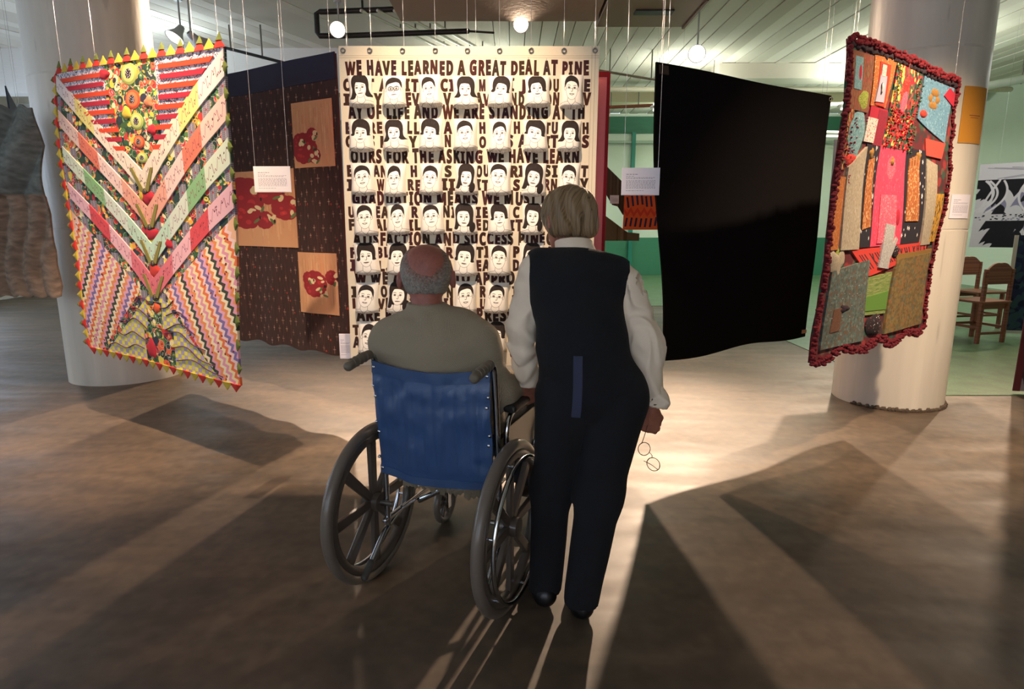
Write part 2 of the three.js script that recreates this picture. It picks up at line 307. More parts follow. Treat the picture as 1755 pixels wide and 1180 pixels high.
lampHead('rear', 'unlit white spotlight at the far left, beside the left column', [-7.15, 3.62, -8.6], [-7.5, 2.2, -8.2], 0, { r: 0.14, glow: 0 });
lampHead('front', 'ceiling spotlight in front of the portrait quilt, above the picture', [-0.36, 3.95, -2.4], [-0.27, 1.42, -3.77], LIGHT.front, { angle: 0.44, pen: 1, soft: 2.5, group: 'spotlights over the front row' });
lampHead('front', 'ceiling spotlight in front of the fruit quilt, above the picture', [-1.75, 3.95, -2.75], [-2.2, 1.35, -3.8], LIGHT.side, { angle: 0.46, pen: 0.8, group: 'spotlights over the front row' });
lampHead('front', 'ceiling spotlight in front of the red-bordered quilt, above the picture', [3.0, 3.95, -2.3], [2.45, 1.25, -3.85], LIGHT.side * 1.15, { angle: 0.5, pen: 0.8, group: 'spotlights over the front row' });
/* fluorescent battens in the rear green room and one over the left aisle */
function batten(x, z, turn, label, power, color) {
  const t = thing('fluorescent_batten', label, 'ceiling light', [x, CEIL - 0.85, z], turn, 'fluorescent battens');
  part('batten_body', box(1.25, 0.05, 0.1, 0, 0.03, 0, 0.01), M.white, t);
  part('hanger', [rod([-0.5, 0.05, 0], [-0.5, 0.86, 0], 0.006), rod([0.5, 0.05, 0], [0.5, 0.86, 0], 0.006)], M.steel, t);
  part('tube', rod([-0.58, -0.02, 0], [0.58, -0.02, 0], 0.019), new THREE.MeshStandardMaterial({ color: 0xffffff, emissive: new THREE.Color().setRGB(...color), emissiveIntensity: 3 }), t);
  const l = new THREE.RectAreaLight(new THREE.Color().setRGB(...color), power * 1.7, 1.2, 0.3); l.position.set(0, -0.05, 0); l.rotation.x = -Math.PI / 2; t.add(l);
  part('tube', rod([-0.58, 0.08, 0], [0.58, 0.08, 0], 0.019), t.children[2].material, t);
  const up = new THREE.RectAreaLight(new THREE.Color().setRGB(...color), power * 2.6, 1.2, 0.3); up.position.set(0, 0.11, 0); up.rotation.x = Math.PI / 2; t.add(up);
}
batten(4.0, -15.2, 0.5, 'fluorescent batten in the green rear room right of the portrait quilt', LIGHT.tube, LIGHT.green);
batten(6.4, -11.6, 0.1, 'fluorescent batten above the wooden chairs', LIGHT.tube, LIGHT.green);
batten(7.4, -7.4, 0.1, 'fluorescent batten in front of the black and white quilt, right of the picture', LIGHT.tube, [1, 1, 0.95]);
batten(7.6, -15.0, 0.1, 'fluorescent batten by the far right corner of the green room', LIGHT.tube, LIGHT.green);
batten(3.1, -11.7, 0.1, 'fluorescent batten behind the black quilt back', LIGHT.tube * 0.6, [0.95, 1, 0.86]);
batten(6.3, -10.2, 0.1, 'fluorescent batten behind the red-bordered quilt', LIGHT.tube * 0.6, [0.95, 1, 0.86]);
batten(-0.6, -11.2, 0.2, 'fluorescent batten behind the upper part of the portrait quilt', LIGHT.tube * 0.35, [0.95, 1, 0.86]);
batten(0.2, -14.4, 0.2, 'fluorescent batten behind the portrait quilt', LIGHT.tube, LIGHT.green);
batten(-5.4, -9.9, 0, 'fluorescent batten in the left rear bay', LIGHT.hall, [0.8, 0.92, 1]);
batten(-6.6, -13.4, 0, 'fluorescent batten by the left rear wall', LIGHT.hall, [0.8, 0.92, 1]);

/* ------------------------------------------------ pipes and ducts under the ceiling */
{
  const t = thing('pipe_frame', 'dark pipe rail hanging in a loop above the top left of the portrait quilt', 'pipe', [-1.6, 3.87, -8.98]);
  part('pipe', tube([[1.0, 0.06, 0], [-0.7, 0, 0], [-1.02, 0.0, 0], [-1.02, 0.3, 0], [-0.9, 0.3, 0], [0.3, 0.34, 0]], 0.035, 60, 10, false), M.dark, t);
  part('pipe', tube([[1.0, 0.06, 0], [1.35, 0.04, 0]], 0.014, 4, 8, false), M.dark, t);
  part('pipe_hanger', [rod([-0.4, 0.3, 0], [-0.4, 0.46, 0], 0.015), rod([0.3, 0.34, 0], [0.3, 0.46, 0], 0.015)], M.dark, t);
  const d = thing('air_duct', 'brownish boxed air duct at the top edge right of centre', 'duct', [1.62, 3.84, -8.0]);
  part('duct_shell', box(1.1, 0.36, 1.0, 0, 0.18, 0, 0.01), mat(0x8d7a69, 0.6), d); part('duct_vent', box(0.45, 0.03, 0.16, 0.05, -0.005, 0.1), M.dark, d); part('duct_flange', [box(0.03, 0.4, 1.02, 0.56, 0.18, 0)], mat(0x6c513e, 0.6), d);
  const r = thing('round_duct', 'pale round ventilation duct behind the black quilt back', 'duct', [4.2, 3.62, -13.4]);
  part('duct_tube', rod([-1, 0, 0], [0.55, 0, 0], 0.17, 0.17, 24), mat(0xcfc79b, 0.55), r); part('duct_hanger', [rod([-0.6, 0.16, 0], [-0.6, 0.64, 0], 0.012)], M.steel, r); part('duct_hanger', [rod([0.3, 0.16, 0], [0.3, 0.64, 0], 0.012)], M.steel, r); part('duct_collar', rod([0.5, 0, 0], [0.6, 0, 0], 0.18, 0.18, 24), mat(0xc2b98c, 0.55), r);
  const pipe = (name, label, pts, rad, m) => { const c = pts[0], o = thing(name, label, 'pipe', c); part('pipe_run', tube(pts.map((p) => [p[0] - c[0], p[1] - c[1], p[2] - c[2]]), rad, 30, 10, false), m, o); part('pipe_clamp', [0.3, 0.7].map((k) => { const p = [0, 1, 2].map((i) => lerp(0, pts[1][i] - c[i], k)); return rod([p[0], p[1] - rad * 1.1, p[2]], [p[0], CEIL - c[1], p[2]], 0.012); }), M.steel, o); };
  pipe('ceiling_pipe', 'cream horizontal pipe under the ceiling behind the black quilt back', [[1.2, 3.98, -12.9], [9.8, 3.98, -12.9]], 0.05, mat(0xcfc8b0, 0.5));
  pipe('ceiling_pipe', 'thin grey conduit sloping down behind the right edge of the portrait quilt', [[1.1, 3.95, -11.0], [2.9, 3.72, -11.2]], 0.02, mat(0x8b806e, 0.5));
  pipe('ceiling_pipe', 'short rust-red pipe under the ceiling right of the portrait quilt', [[1.7, 3.86, -14.2], [3.2, 3.92, -14.2]], 0.035, mat(0x8a4a35, 0.6));
  pipe('ceiling_pipe', 'pale pipe low under the ceiling behind the right column', [[6.6, 3.5, -12.2], [9.9, 4.02, -11.2]], 0.07, mat(0xcfd8cc, 0.5));
  pipe('ceiling_pipe', 'dark thin rod hanging above the brown quilt', [[-4.5, 4.0, -9.8], [-3.35, 3.72, -9.8]], 0.022, M.dark);
  for (let i = 0; i < 4; i++) pipe('ceiling_conduit', ['bright conduit nearest the dark pipe loop', 'second bright conduit behind the dark pipe loop', 'third bright conduit behind the dark pipe loop', 'bright conduit nearest the middle beam'][i], [[-2.0 + i * 0.22, 4.16, -8.9], [-0.7 + i * 0.2, 4.1, -11.4]], 0.022, mat(0xd9d6cc, 0.3, { metalness: 0.4 }));
}
/* ------------------------------------------------ hanging quilts */
const cloth = (tex, o = {}) => mat(0xffffff, 0.92, { map: tex, bumpMap: weaveBig, bumpScale: 0.0012, ...o });
const plain = (hex, o = {}) => mat(hex, 0.92, { bumpMap: weaveBig, bumpScale: 0.0012, ...o });
const S = (ctx, style, w) => { ctx.strokeStyle = style; if (w) ctx.lineWidth = w; };

/* --- portrait quilt: lettered canvas with padded portraits --- */
{
  const Q = new Quilt('portrait_quilt', 'cream hanging quilt lettered in dark capitals with rows of padded portraits', 'quilt', [-0.985, 2.372, -3.77], [0.497, 2.372, -3.77], [0.487, 0.515, -3.77], [-1.003, 0.515, -3.77], (u, v) => 0.006 * Math.sin(u * 19 + v * 3) * (0.4 + v) + 0.004 * Math.sin(v * 14));
  const W = 1184, H = 1480;
  const tex = canvasTex(W, H, (c) => {
    c.fillStyle = '#e6d9bf'; c.fillRect(0, 0, W, H);
    for (let i = 0; i < 5000; i++) { c.fillStyle = rnd() < 0.5 ? 'rgba(120,100,70,0.05)' : 'rgba(255,255,255,0.08)'; c.fillRect(rnd() * W, rnd() * H, rr(2, 14), 1.5); }
    S(c, 'rgba(120,96,70,0.55)', 1.5); for (const y of [0.028, 0.034]) { c.beginPath(); c.moveTo(0, y * H); c.lineTo(W, y * H); c.stroke(); }
    for (const x of [0.972, 0.985]) { c.beginPath(); c.moveTo(x * W, 0); c.lineTo(x * W, H); c.stroke(); }
    const word = (txt, x0, x1, v, h) => {                       // hand painted capitals, each a little different
      c.font = 'bold 100px sans-serif'; c.textBaseline = 'alphabetic'; c.textAlign = 'left';
      const ws = [...txt].map((k) => k === ' ' ? 34 : c.measureText(k).width + 8), tot = ws.reduce((a, b) => a + b, 0), sx = (x1 - x0) * W / tot, sy = h * H / 73;
      let x = x0 * W;
      [...txt].forEach((k, i) => { c.save(); c.translate(x, v * H + h * H / 2 + rr(-2, 2)); c.rotate(rr(-0.03, 0.03)); c.scale(sx * rr(0.93, 1.04), sy * rr(0.96, 1.08)); c.fillStyle = 'rgb(' + [56, 26, 22].map((q) => q + rr(-8, 10) | 0).join() + ')'; c.fillText(k, 0, 0); S(c, c.fillStyle, 9); c.lineJoin = 'miter'; c.strokeText(k, 0, 0); c.restore(); x += ws[i] * sx; });
    };
    const full = [['WE HAVE LEARNED A GREAT DEAL AT PINE', 0.063, 0.024, 0.966], ['AY OF LIFE AND WE ARE STANDING AT TH', 0.191, 0.03, 0.955], ['OURS FOR THE ASKING WE HAVE LEARN', 0.324, 0.03, 0.94], ['GRADUATION MEANS WE MUST LEARN', 0.453, 0.03, 0.94], ['ATISFACTION AND SUCCESS PINECREST', 0.58, 0.03, 0.95], ['W WE ARE ABLE TO APPROACH THE', 0.708, 0.03, 0.9], ['ARE PRT OF THE EXPRESS', 0.83, 0.03, 0.68], ['CO       TO        D O', 0.958, 0.03, 0.72]];
    for (const [t, v, a, b] of full) word(t, a, b, v, 0.039);
    const gaps = [0.028, 0.147, 0.28, 0.417, 0.553, 0.688, 0.824, 0.958];
    const rows = [[0.113, 'C|T A|IT|CI|M|I J|OU|E'], [0.154, 'I|Y|EV|V|AV|ND|ON|V'], [0.238, 'E|RES|LL|A|H|H|TU|H'], [0.279, 'C|S M|Y|N|O|S A|IT|S'], [0.369, 'E|AN|H|S|OU|RI|SI|T'], [0.411, 'I|W|RE|II|IT|S|RN|Y'], [0.496, 'U|EA|R|NI|IE|C|O|S'], [0.537, 'F|AL|IL|L|ED|IT|E|N'], [0.624, 'F|BL|EI|R|TI|P|A|R'], [0.667, 'I|L.|S|A|EA|D|I|T'], [0.753, 'I|O|N|N|R|I|S|E'], [0.791, 'L|VE|IL|IL|U|L|N|A'], [0.88, 'T|I|S|I|R|E|T|O'], [0.92, 'A|N|A|L|T|O|H|E']];
    for (const [v, s] of rows) s.split('|').forEach((t, i) => { const w = 0.026 * t.length + 0.006; word(t, gaps[i] - w / 2, gaps[i] + w / 2, v, 0.033); });
  });
  Q.body(cloth(tex), 48, 56, 0.012, 'quilt_top');
  /* portraits: one atlas, a cell each */
  const CW = 150, CH = 180, atlas = canvasTex(CW * 7, CH * 7, (c) => {
    c.fillStyle = '#efeadf'; c.fillRect(0, 0, CW * 7, CH * 7);
    const style = 'wsmfbbspfpmspfsmmlmlsmsnlplmbplbmlmslwmsmgswlspsw';
    for (let k = 0; k < 49; k++) {
      const x0 = (k % 7) * CW, y0 = Math.floor(k / 7) * CH, cx = x0 + 75 + rr(-5, 5), cy = y0 + 74 + rr(-4, 4), kind = style[k % style.length], fw = rr(27, 33), fh = rr(36, 41), tilt = rr(-0.16, 0.16), lady = !'msng'.includes(kind);
      c.save(); c.beginPath(); c.rect(x0 + 1, y0 + 1, CW - 2, CH - 2); c.clip();
      c.translate(cx, cy + 2); c.rotate(tilt); c.scale(1.52, 1.42);
      const ink = '#231a18';
      S(c, 'rgba(60,50,45,0.55)', 1.6);                         // neck, shoulders, collar
      c.beginPath(); c.moveTo(-14, 34); c.lineTo(-16, 52); c.quadraticCurveTo(-52, 62, -64, 98); c.moveTo(14, 34); c.lineTo(16, 52); c.quadraticCurveTo(52, 62, 64, 98);
      if (lady) { c.moveTo(-16, 52); c.quadraticCurveTo(0, 74, 16, 52); } else { c.moveTo(-16, 50); c.lineTo(0, 66); c.lineTo(16, 50); c.moveTo(0, 66); c.lineTo(-3, 98); c.moveTo(0, 66); c.lineTo(8, 98); } c.stroke();
      c.fillStyle = ink;                                        // hair behind the face
      if (lady) {
        const drop = { w: 42, f: 34, b: 16, p: 10, l: 50, m: 20, s: 8 }[kind] ?? 20, out = kind === 'f' || kind === 'w' ? 12 : 2;
        c.beginPath(); c.moveTo(-fw - 4, 4); c.quadraticCurveTo(-fw - 14, -50, 0, -fh - 16); c.quadraticCurveTo(fw + 16, -50, fw + 8, 4); c.quadraticCurveTo(fw + 6, drop - 8, fw + 8 + out, drop); c.quadraticCurveTo(fw - 8, drop + 6, fw - 10, drop - 14); c.lineTo(-fw + 10, drop - 14); c.quadraticCurveTo(-fw + 6, drop + 8, -fw - 8 - out, drop); c.quadraticCurveTo(-fw - 6, drop - 10, -fw - 4, 4); c.fill();
        if (kind === 'l') { c.beginPath(); c.ellipse(fw + 2, drop - 10, 12, 20, 0.2, 0, 7); c.fill(); }
        c.fillStyle = '#f3efe6'; c.beginPath(); c.ellipse(rr(-3, 3), 4, fw - 5, fh - 5, 0, 0, 7); c.fill(); c.fillRect(-12, 30, 24, 24);
        c.fillStyle = ink; c.beginPath(); const sw = rr(-14, 14); c.moveTo(-fw - 2, -2); c.quadraticCurveTo(-fw + 2, -24, sw, -22); c.quadraticCurveTo(fw - 4, -20, fw + 2, 0); c.quadraticCurveTo(fw + 6, -44, 0, -fh - 6); c.quadraticCurveTo(-fw - 6, -44, -fw - 2, -2); c.fill();
      } else {
        c.fillStyle = '#f3efe6'; c.beginPath(); c.ellipse(0, 4, fw - 3, fh, 0, 0, 7); c.fill(); S(c, 'rgba(60,50,45,0.5)', 1.4); c.stroke();
        c.beginPath(); c.ellipse(-fw, 4, 4, 8, 0, 0, 7); c.ellipse(fw, 4, 4, 8, 0, 0, 7); c.stroke();
        c.fillStyle = ink; c.beginPath(); c.moveTo(-fw - 2, 2); c.quadraticCurveTo(-fw - 6, -40, -4, -fh - 6); c.quadraticCurveTo(fw + 8, -42, fw + 2, 2); c.lineTo(fw - 4, -10); c.quadraticCurveTo(fw - 8, -24, rr(-4, 10), -25); c.quadraticCurveTo(-fw + 8, -22, -fw + 3, -10); c.fill();
      }
      S(c, 'rgba(70,60,60,0.35)', 1); for (let i = 0; i < 16; i++) { const a = rr(-2.8, -0.3); c.beginPath(); c.moveTo(Math.cos(a) * fw * 0.9, Math.sin(a) * fh * 0.9); c.lineTo(Math.cos(a) * (fw + 6), Math.sin(a) * (fh + 8)); c.stroke(); }
      S(c, 'rgba(45,35,32,0.85)', 1.8);                         // features
      for (const s of [-1, 1]) { c.beginPath(); c.moveTo(s * 6, -7); c.quadraticCurveTo(s * 12, -11, s * 19, -7); c.stroke(); c.beginPath(); c.ellipse(s * 12, 0, 5, 2.6, 0, 0, 7); c.stroke(); c.fillStyle = ink; c.beginPath(); c.arc(s * 12, 0, 2.1, 0, 7); c.fill(); }
      c.beginPath(); c.moveTo(2, 0); c.quadraticCurveTo(6, 12, 1, 14); c.lineTo(-4, 13); c.stroke();
      c.beginPath(); c.moveTo(-10, 23); c.quadraticCurveTo(0, rr(24, 31), 10, 23); c.quadraticCurveTo(0, 21, -10, 23); c.stroke(); if (lady) { c.fillStyle = 'rgba(90,50,48,0.6)'; c.fill(); }
      if (kind === 'g' || k === 1) { S(c, '#2a201d', 2.6); for (const s of [-1, 1]) { c.beginPath(); c.roundRect(s * 12 - 10, -7, 20, 14, 5); c.stroke(); } c.beginPath(); c.moveTo(-2, -2); c.lineTo(2, -2); c.stroke(); }
      if (lady) { S(c, 'rgba(60,50,45,0.5)', 1.4); c.beginPath(); c.ellipse(0, 4, fw - 5, fh - 5, 0, 0.5, 2.65); c.stroke(); }
      c.restore();
      for (let i = 0; i < 60; i++) { S(c, 'rgba(70,52,40,' + rr(0.1, 0.34) + ')', rr(0.8, 1.6)); const x = x0 + rr(2, CW - 2), l = rr(4, 16) * (rnd() < 0.2 ? 1.6 : 1); c.beginPath(); c.moveTo(x, y0 + CH - 1); c.lineTo(x + rr(-4, 4), y0 + CH - l); c.stroke(); }   // gathered, fraying lower hem
    }
  });
  const pm = cloth(atlas);
  const cols = [0.078, 0.21, 0.347, 0.481, 0.616, 0.752, 0.889], rowsV = [[0.086, 0.176], [0.215, 0.306], [0.345, 0.441], [0.47, 0.564], [0.596, 0.694], [0.72, 0.818], [0.85, 0.952]];
  for (let k = 0; k < 49; k++) {
    const i = k % 7, j = Math.floor(k / 7), u = cols[i] + (j - 3) * -0.002 * (i - 1.5) * 0.4 + rr(-0.004, 0.004), w = 0.049 + rr(-0.003, 0.003), [v0, v1] = rowsV[j].map((q) => q + rr(-0.003, 0.003)), pin = rr(0.1, 0.2), puff = rr(0.046, 0.056), sk = rr(-0.006, 0.006);
    const g = slab((s, t, o) => { const nar = 1 - pin * Math.sin(Math.PI * clamp(t * 1.02, 0, 1)) * 0.5 - (1 - t) * 0.05, a = 2 * s - 1, sag = 0.006 * (1 - a * a) * t; const x = u + a * w * nar + sk * t, d = o <= 0 ? -0.002 : 0.004 + puff * Math.sqrt(Math.max(0, 1 - Math.pow(Math.abs(a), 3.2))) * (0.16 + 0.84 * Math.sin(Math.PI * 0.5 * Math.min(1, t * 1.12)) ** 1.2) * (t > 0.9 ? Math.sqrt(Math.max(0, 1 - ((t - 0.9) / 0.1) ** 2)) * 0.75 + 0.25 : 1); return Q.at(x, lerp(v0, v1, t) + sag, d); }, 12, 20, 0, 1, (s, t) => [(i + 0.02 + s * 0.96) / 7, 1 - (j + 0.02 + t * 0.96) / 7]);
    part('portrait_pillow', g, pm, Q.g);
  }
  for (const u of [0.017, 0.12, 0.245, 0.371, 0.494, 0.617, 0.738, 0.864, 0.983]) { const p = Q.at(u, 0.013, 0.004), g = new THREE.TorusGeometry(0.0115, 0.0042, 8, 18); g.translate(p.x, p.y, p.z); part('grommet', g, M.steel, Q.g); }
  Q.wires([0.03, 0.125, 0.25, 0.371, 0.494, 0.617, 0.738, 0.864, 0.983], CEIL, 0.013, 0.001);
}
/* --- pink quilt hung close behind it --- */
{
  const Q = new Quilt('pink_quilt', 'pink quilt with a dark red binding, hung close behind the portrait quilt', 'quilt', [-1.012, 2.27, -3.95], [0.582, 2.265, -3.93], [0.576, 0.6, -3.93], [-1.02, 0.6, -3.95], (u, v) => 0.008 * Math.sin(u * 9 + v * 4));
  Q.body(plain(0xd9767c), 24, 24, 0.014);
  const red = plain(0x8e1522);
  Q.patch('binding', [[0.991, 0], [1.003, 0], [1.003, 1], [0.991, 1]], red, 0.008, 2, 24); Q.patch('binding', [[-0.004, 0], [0.016, 0], [0.016, 1], [-0.004, 1]], red, 0.008, 2, 24); Q.patch('binding', [[0, -0.003], [1, -0.003], [1, 0.014], [0, 0.014]], red, 0.008, 24, 2);
  Q.wires([0.02, 0.5, 0.985], CEIL, 0.01, 0.001);
}
/* --- brown quilt with navy header and flower panels --- */
{
  const Q = new Quilt('brown_quilt', 'dark brown woven quilt with navy header and tan panels of red flowers', 'quilt', [-2.62, 2.51, -5.365], [-1.16, 2.476, -4.32], [-1.16, 0.448, -4.32], [-2.62, 0.43, -5.365], (u, v) => 0.012 * Math.sin(u * 24 + v * 2) * v + 0.006 * Math.sin(u * 11));
  const wavyEnd = (s, t) => [0, t > 0.9 ? 0.006 * Math.sin(s * 30) * (t - 0.9) * 10 : 0];
  const tex = canvasTex(1024, 1024, (c, W, H) => {
    c.fillStyle = '#33201c'; c.fillRect(0, 0, W, H);
    for (let i = 0; i < 2600; i++) { c.fillStyle = ['rgba(96,58,48,0.28)', 'rgba(16,10,10,0.35)', 'rgba(80,40,36,0.3)'][(rnd() * 3) | 0]; c.fillRect(rnd() * W, rnd() * H, rr(1, 3), rr(20, 150)); }
    for (let y = 0; y < 26; y++) for (let x = 0; x < 22; x++) { const px = (x + 0.5 * (y % 2) + rr(-0.18, 0.18)) * 47, py = (y + rr(-0.2, 0.2)) * 40, s = rr(6, 12), a = rr(0.2, 0.6); c.fillStyle = 'rgba(188,160,140,' + a + ')'; c.fillRect(px - 1.8, py - s * 1.2, 3.6, s * 2.6); c.fillRect(px - s * 0.8, py - 2, s * 1.6, 3.6); if (rnd() < 0.1) { c.fillStyle = 'rgba(176,52,40,0.75)'; c.beginPath(); c.arc(px + 12, py + 9, 4, 0, 7); c.fill(); } }
  });
  Q.body(cloth(tex), 60, 48, 0.014, 'quilt_top', wavyEnd);
  Q.patch('header_band', [[0, -0.004], [1, -0.004], [1, 0.078], [0, 0.078]], plain(0x1b1d33), 0.008, 40, 4);
  const flower = (i, hue) => canvasTex(384, 512, (c, W, H) => {
    c.fillStyle = '#c99a72'; c.fillRect(0, 0, W, H);
    for (let k = 0; k < 260; k++) { c.fillStyle = ['rgba(216,120,78,0.13)', 'rgba(235,214,170,0.16)', 'rgba(150,98,70,0.12)'][(rnd() * 3) | 0]; c.fillRect(rnd() * W, rnd() * H * 0.6, rr(2, 10), rr(40, 220)); }
    const bl = [[[110, 360, 120], [200, 420, 60], [60, 300, 60], [190, 250, 45]], [[80, 170, 130], [240, 130, 95], [90, 300, 90], [330, 250, 80], [200, 330, 60]], [[170, 260, 110], [330, 200, 60], [110, 220, 60]]][i];
    for (const [x, y, r] of bl) { c.fillStyle = '#8e232c'; for (let k = 0; k < 11; k++) { const a = k * 0.571; c.beginPath(); c.arc(x + Math.cos(a) * r * 0.62, y + Math.sin(a) * r * 0.62, r * 0.42, 0, 7); c.fill(); } c.beginPath(); c.arc(x, y, r * 0.7, 0, 7); c.fill(); c.fillStyle = 'rgba(205,60,60,0.5)'; for (let k = 0; k < 7; k++) { c.beginPath(); c.arc(x + rr(-1, 1) * r * 0.6, y + rr(-1, 1) * r * 0.6, r * rr(0.08, 0.18), 0, 7); c.fill(); } }
    c.fillStyle = '#d9c79c'; for (let k = 0; k < 16; k++) { const [x, y, r] = bl[k % bl.length]; c.beginPath(); c.ellipse(x + r * rr(0.2, 1), y + r * rr(-0.5, 0.9), rr(10, 26), rr(8, 20), rnd() * 3, 0, 7); c.fill(); }
    c.fillStyle = '#5d7446'; for (let k = 0; k < 5; k++) { const [x, y, r] = bl[k % bl.length]; c.beginPath(); c.ellipse(x + r * rr(0.3, 1), y + r * rr(0, 0.9), 24, 9, rnd() * 3, 0, 7); c.fill(); }
    c.fillStyle = '#2a1a18'; for (let k = 0; k < 5; k++) { const [x, y, r] = bl[k % bl.length]; c.beginPath(); c.ellipse(x + r * 0.8 + k * 4, y + r * 0.15, 6, 13, 0, 0, 7); c.fill(); }
  });
  const F = [0, 1, 2].map((i) => cloth(flower(i)));
  const panel = (u0, v0, u1, v1, m) => Q.patch('flower_panel', [[u0, v0], [u1, v0], [u1, v1], [u0, v1]], m, 0.005, 8, 8);
  panel(0.733, 0.134, 0.968, 0.349, F[0]); panel(0.250, 0.348, 0.718, 0.625, F[1]); panel(0.713, 0.64, 0.945, 0.857, F[2]); panel(0.02, 0.13, 0.253, 0.345, F[0]); panel(0.0, 0.64, 0.243, 0.855, F[2]);
  Q.wires([0.05, 0.35, 0.7, 0.97], CEIL);
}
/* --- fruit quilt with chevrons, stripes and a toothed edge --- */
{
  const Q = new Quilt('fruit_quilt', 'bright fruit-print quilt with chevrons, red stripes and a toothed red and yellow edge', 'quilt', [-2.945, 2.335, -4.258], [-1.462, 2.262, -3.342], [-1.50, 0.50, -3.342], [-2.955, 0.535, -4.258], (u, v) => 0.014 * Math.sin(u * 5 + v * 3) + 0.008 * Math.sin(v * 9) + 0.03 * (u > 0.9 ? -(u - 0.9) * 4 * Math.sin(v * 3.1) : 0));
  const side = (s, t) => [s < 0.5 ? -0.03 * Math.sin(Math.PI * clamp(t * 1.5, 0, 1)) * (1 - 2 * s) : 0, 0];
  const fruits = (c, x0, y0, w, h, n, sz) => {
    c.save(); c.beginPath(); c.rect(x0, y0, w, h); c.clip(); c.fillStyle = '#24402e'; c.fillRect(x0, y0, w, h);
    const col = ['#c8362f', '#e0633a', '#e8a33c', '#dcc445', '#4d7a40', '#1e3a3a', '#2c5a34', '#b52d3c', '#2a2f42', '#16302a', '#efd9a8', '#3a5a2c'];
    for (let i = 0; i < n; i++) { const x = x0 + rnd() * w, y = y0 + rnd() * h, a = rr(0.5, 1.2) * sz, b = a * rr(0.45, 1); c.fillStyle = col[(rnd() * col.length) | 0]; c.beginPath(); c.ellipse(x, y, a, b, rnd() * 3, 0, 7); c.fill(); if (rnd() < 0.4) { S(c, 'rgba(245,230,190,0.7)', 2); c.stroke(); } if (rnd() < 0.35) { c.fillStyle = 'rgba(255,235,190,0.6)'; c.beginPath(); c.ellipse(x, y, a * 0.45, b * 0.4, rnd() * 3, 0, 7); c.fill(); } if (rnd() < 0.3) { c.fillStyle = '#2a1a18'; for (let k = 0; k < 7; k++) { c.beginPath(); c.arc(x + rr(-0.3, 0.3) * a, y + rr(-0.3, 0.3) * b, 2, 0, 7); c.fill(); } } }
    c.restore();
  };
  const zebra = (c, x0, y0, w, h) => { c.save(); c.beginPath(); c.rect(x0, y0, w, h); c.clip(); c.fillStyle = '#d9d2d8'; c.fillRect(x0, y0, w, h); for (let i = 0; i < w * h / 90; i++) { S(c, rnd() < 0.75 ? '#403a46' : '#7a7080', rr(1.5, 3.5)); const x = x0 + rnd() * w, y = y0 + rnd() * h; c.beginPath(); c.moveTo(x, y); c.quadraticCurveTo(x + rr(-8, 8), y + rr(-8, 8), x + rr(-14, 14), y + rr(4, 12)); c.stroke(); } c.restore(); };
  const W = 1160, H = 1400;
  const tex = canvasTex(W, H, (c) => {
    fruits(c, 0, 0, W, H, 4200, 18);
    c.save(); c.beginPath(); c.moveTo(0, 0); c.lineTo(W, 0); c.lineTo(0.515 * W, 0.4 * H); c.closePath(); c.clip(); zebra(c, 0, 0, W * 0.5, H * 0.4); zebra(c, W * 0.5, 0, W * 0.5, H * 0.4); c.restore();
    fruits(c, W * 0.36, 0, W * 0.29, H * 0.4, 700, 19);
    /* stepped grey check blocks between the chevrons */
    for (let k = 0; k < 4; k++) for (let i = 0; i < 6; i++) for (const s of [-1, 1]) { const d = 0.06 + i * 0.085, x = (0.5 + s * d) * W, y = (0.46 + k * 0.12 - d * 0.72) * H; c.fillStyle = '#8b8288'; c.fillRect(x - 24, y - 44, 48, 80); for (let q = 0; q < 60; q++) { c.fillStyle = q % 3 ? '#5b545c' : '#b9a9ae'; c.fillRect(x - 24 + (q % 6) * 8, y - 44 + Math.floor(q / 6) * 8, 4, 4); } c.fillStyle = '#a5343a'; c.fillRect(x - 5, y - 10, 9, 9); }
    /* zig-zag strip panels in both lower corners */
    const zig = (s) => {
      c.save(); c.beginPath(); const X = (u) => (s < 0 ? u : 1 - u) * W; c.moveTo(X(-0.02), 0.46 * H); c.lineTo(X(0.42), 0.745 * H); c.lineTo(X(0.1), H); c.lineTo(X(-0.02), H); c.closePath(); c.clip();
      c.fillStyle = '#e7b28c'; c.fillRect(0, 0, W, H);
      const pal = ['#ecd8b4', '#e58a4e', '#e29aa8', '#35402f', '#efdcb8', '#e58a4e', '#e2a4b8', '#7b6a9a', '#ecc8c0', '#e2703f', '#ecd6a0', '#e093a4'];
      for (let r = -4; r < 44; r++) { S(c, pal[((r % 12) + 12) % 12], 22); c.lineJoin = 'miter'; c.beginPath(); for (let i = -2; i < 70; i++) { const p = i * 18, q = r * 20 + (i % 2 ? 10 : -10), bx = 0.0 * W, by = 0.42 * H, dx = -0.46, dy = 0.888; const x = bx + p * dx + q * dy + 250, y = by + p * dy - q * dx - 60; i === -2 ? c.moveTo(s < 0 ? x : W - x, y) : c.lineTo(s < 0 ? x : W - x, y); } c.stroke(); }
      for (let i = 0; i < 130; i++) { c.fillStyle = '#7d1f27'; c.beginPath(); c.ellipse(X(rr(0, 0.4)), rr(0.46, 1) * H, 6, 4, rnd() * 3, 0, 7); c.fill(); }
      c.restore();
    };
    zig(-1); zig(1);
    /* yellow and lilac checks in the lower middle */
    c.save(); c.beginPath(); c.moveTo(0.51 * W, 0.73 * H); c.lineTo(0.13 * W, H); c.lineTo(0.9 * W, H); c.closePath(); c.clip();
    for (let y = 0; y < 40; y++) for (let x = 0; x < 60; x++) { c.fillStyle = (x + y) % 2 ? '#e4d648' : ['#b7a8bc', '#c2b2ae', '#a89cc0'][(rnd() * 3) | 0]; c.fillRect(x * 24, 0.72 * H + y * 21, 24, 21); S(c, 'rgba(120,100,60,0.3)', 1); c.strokeRect(x * 24, 0.72 * H + y * 21, 24, 21); }
    c.restore();
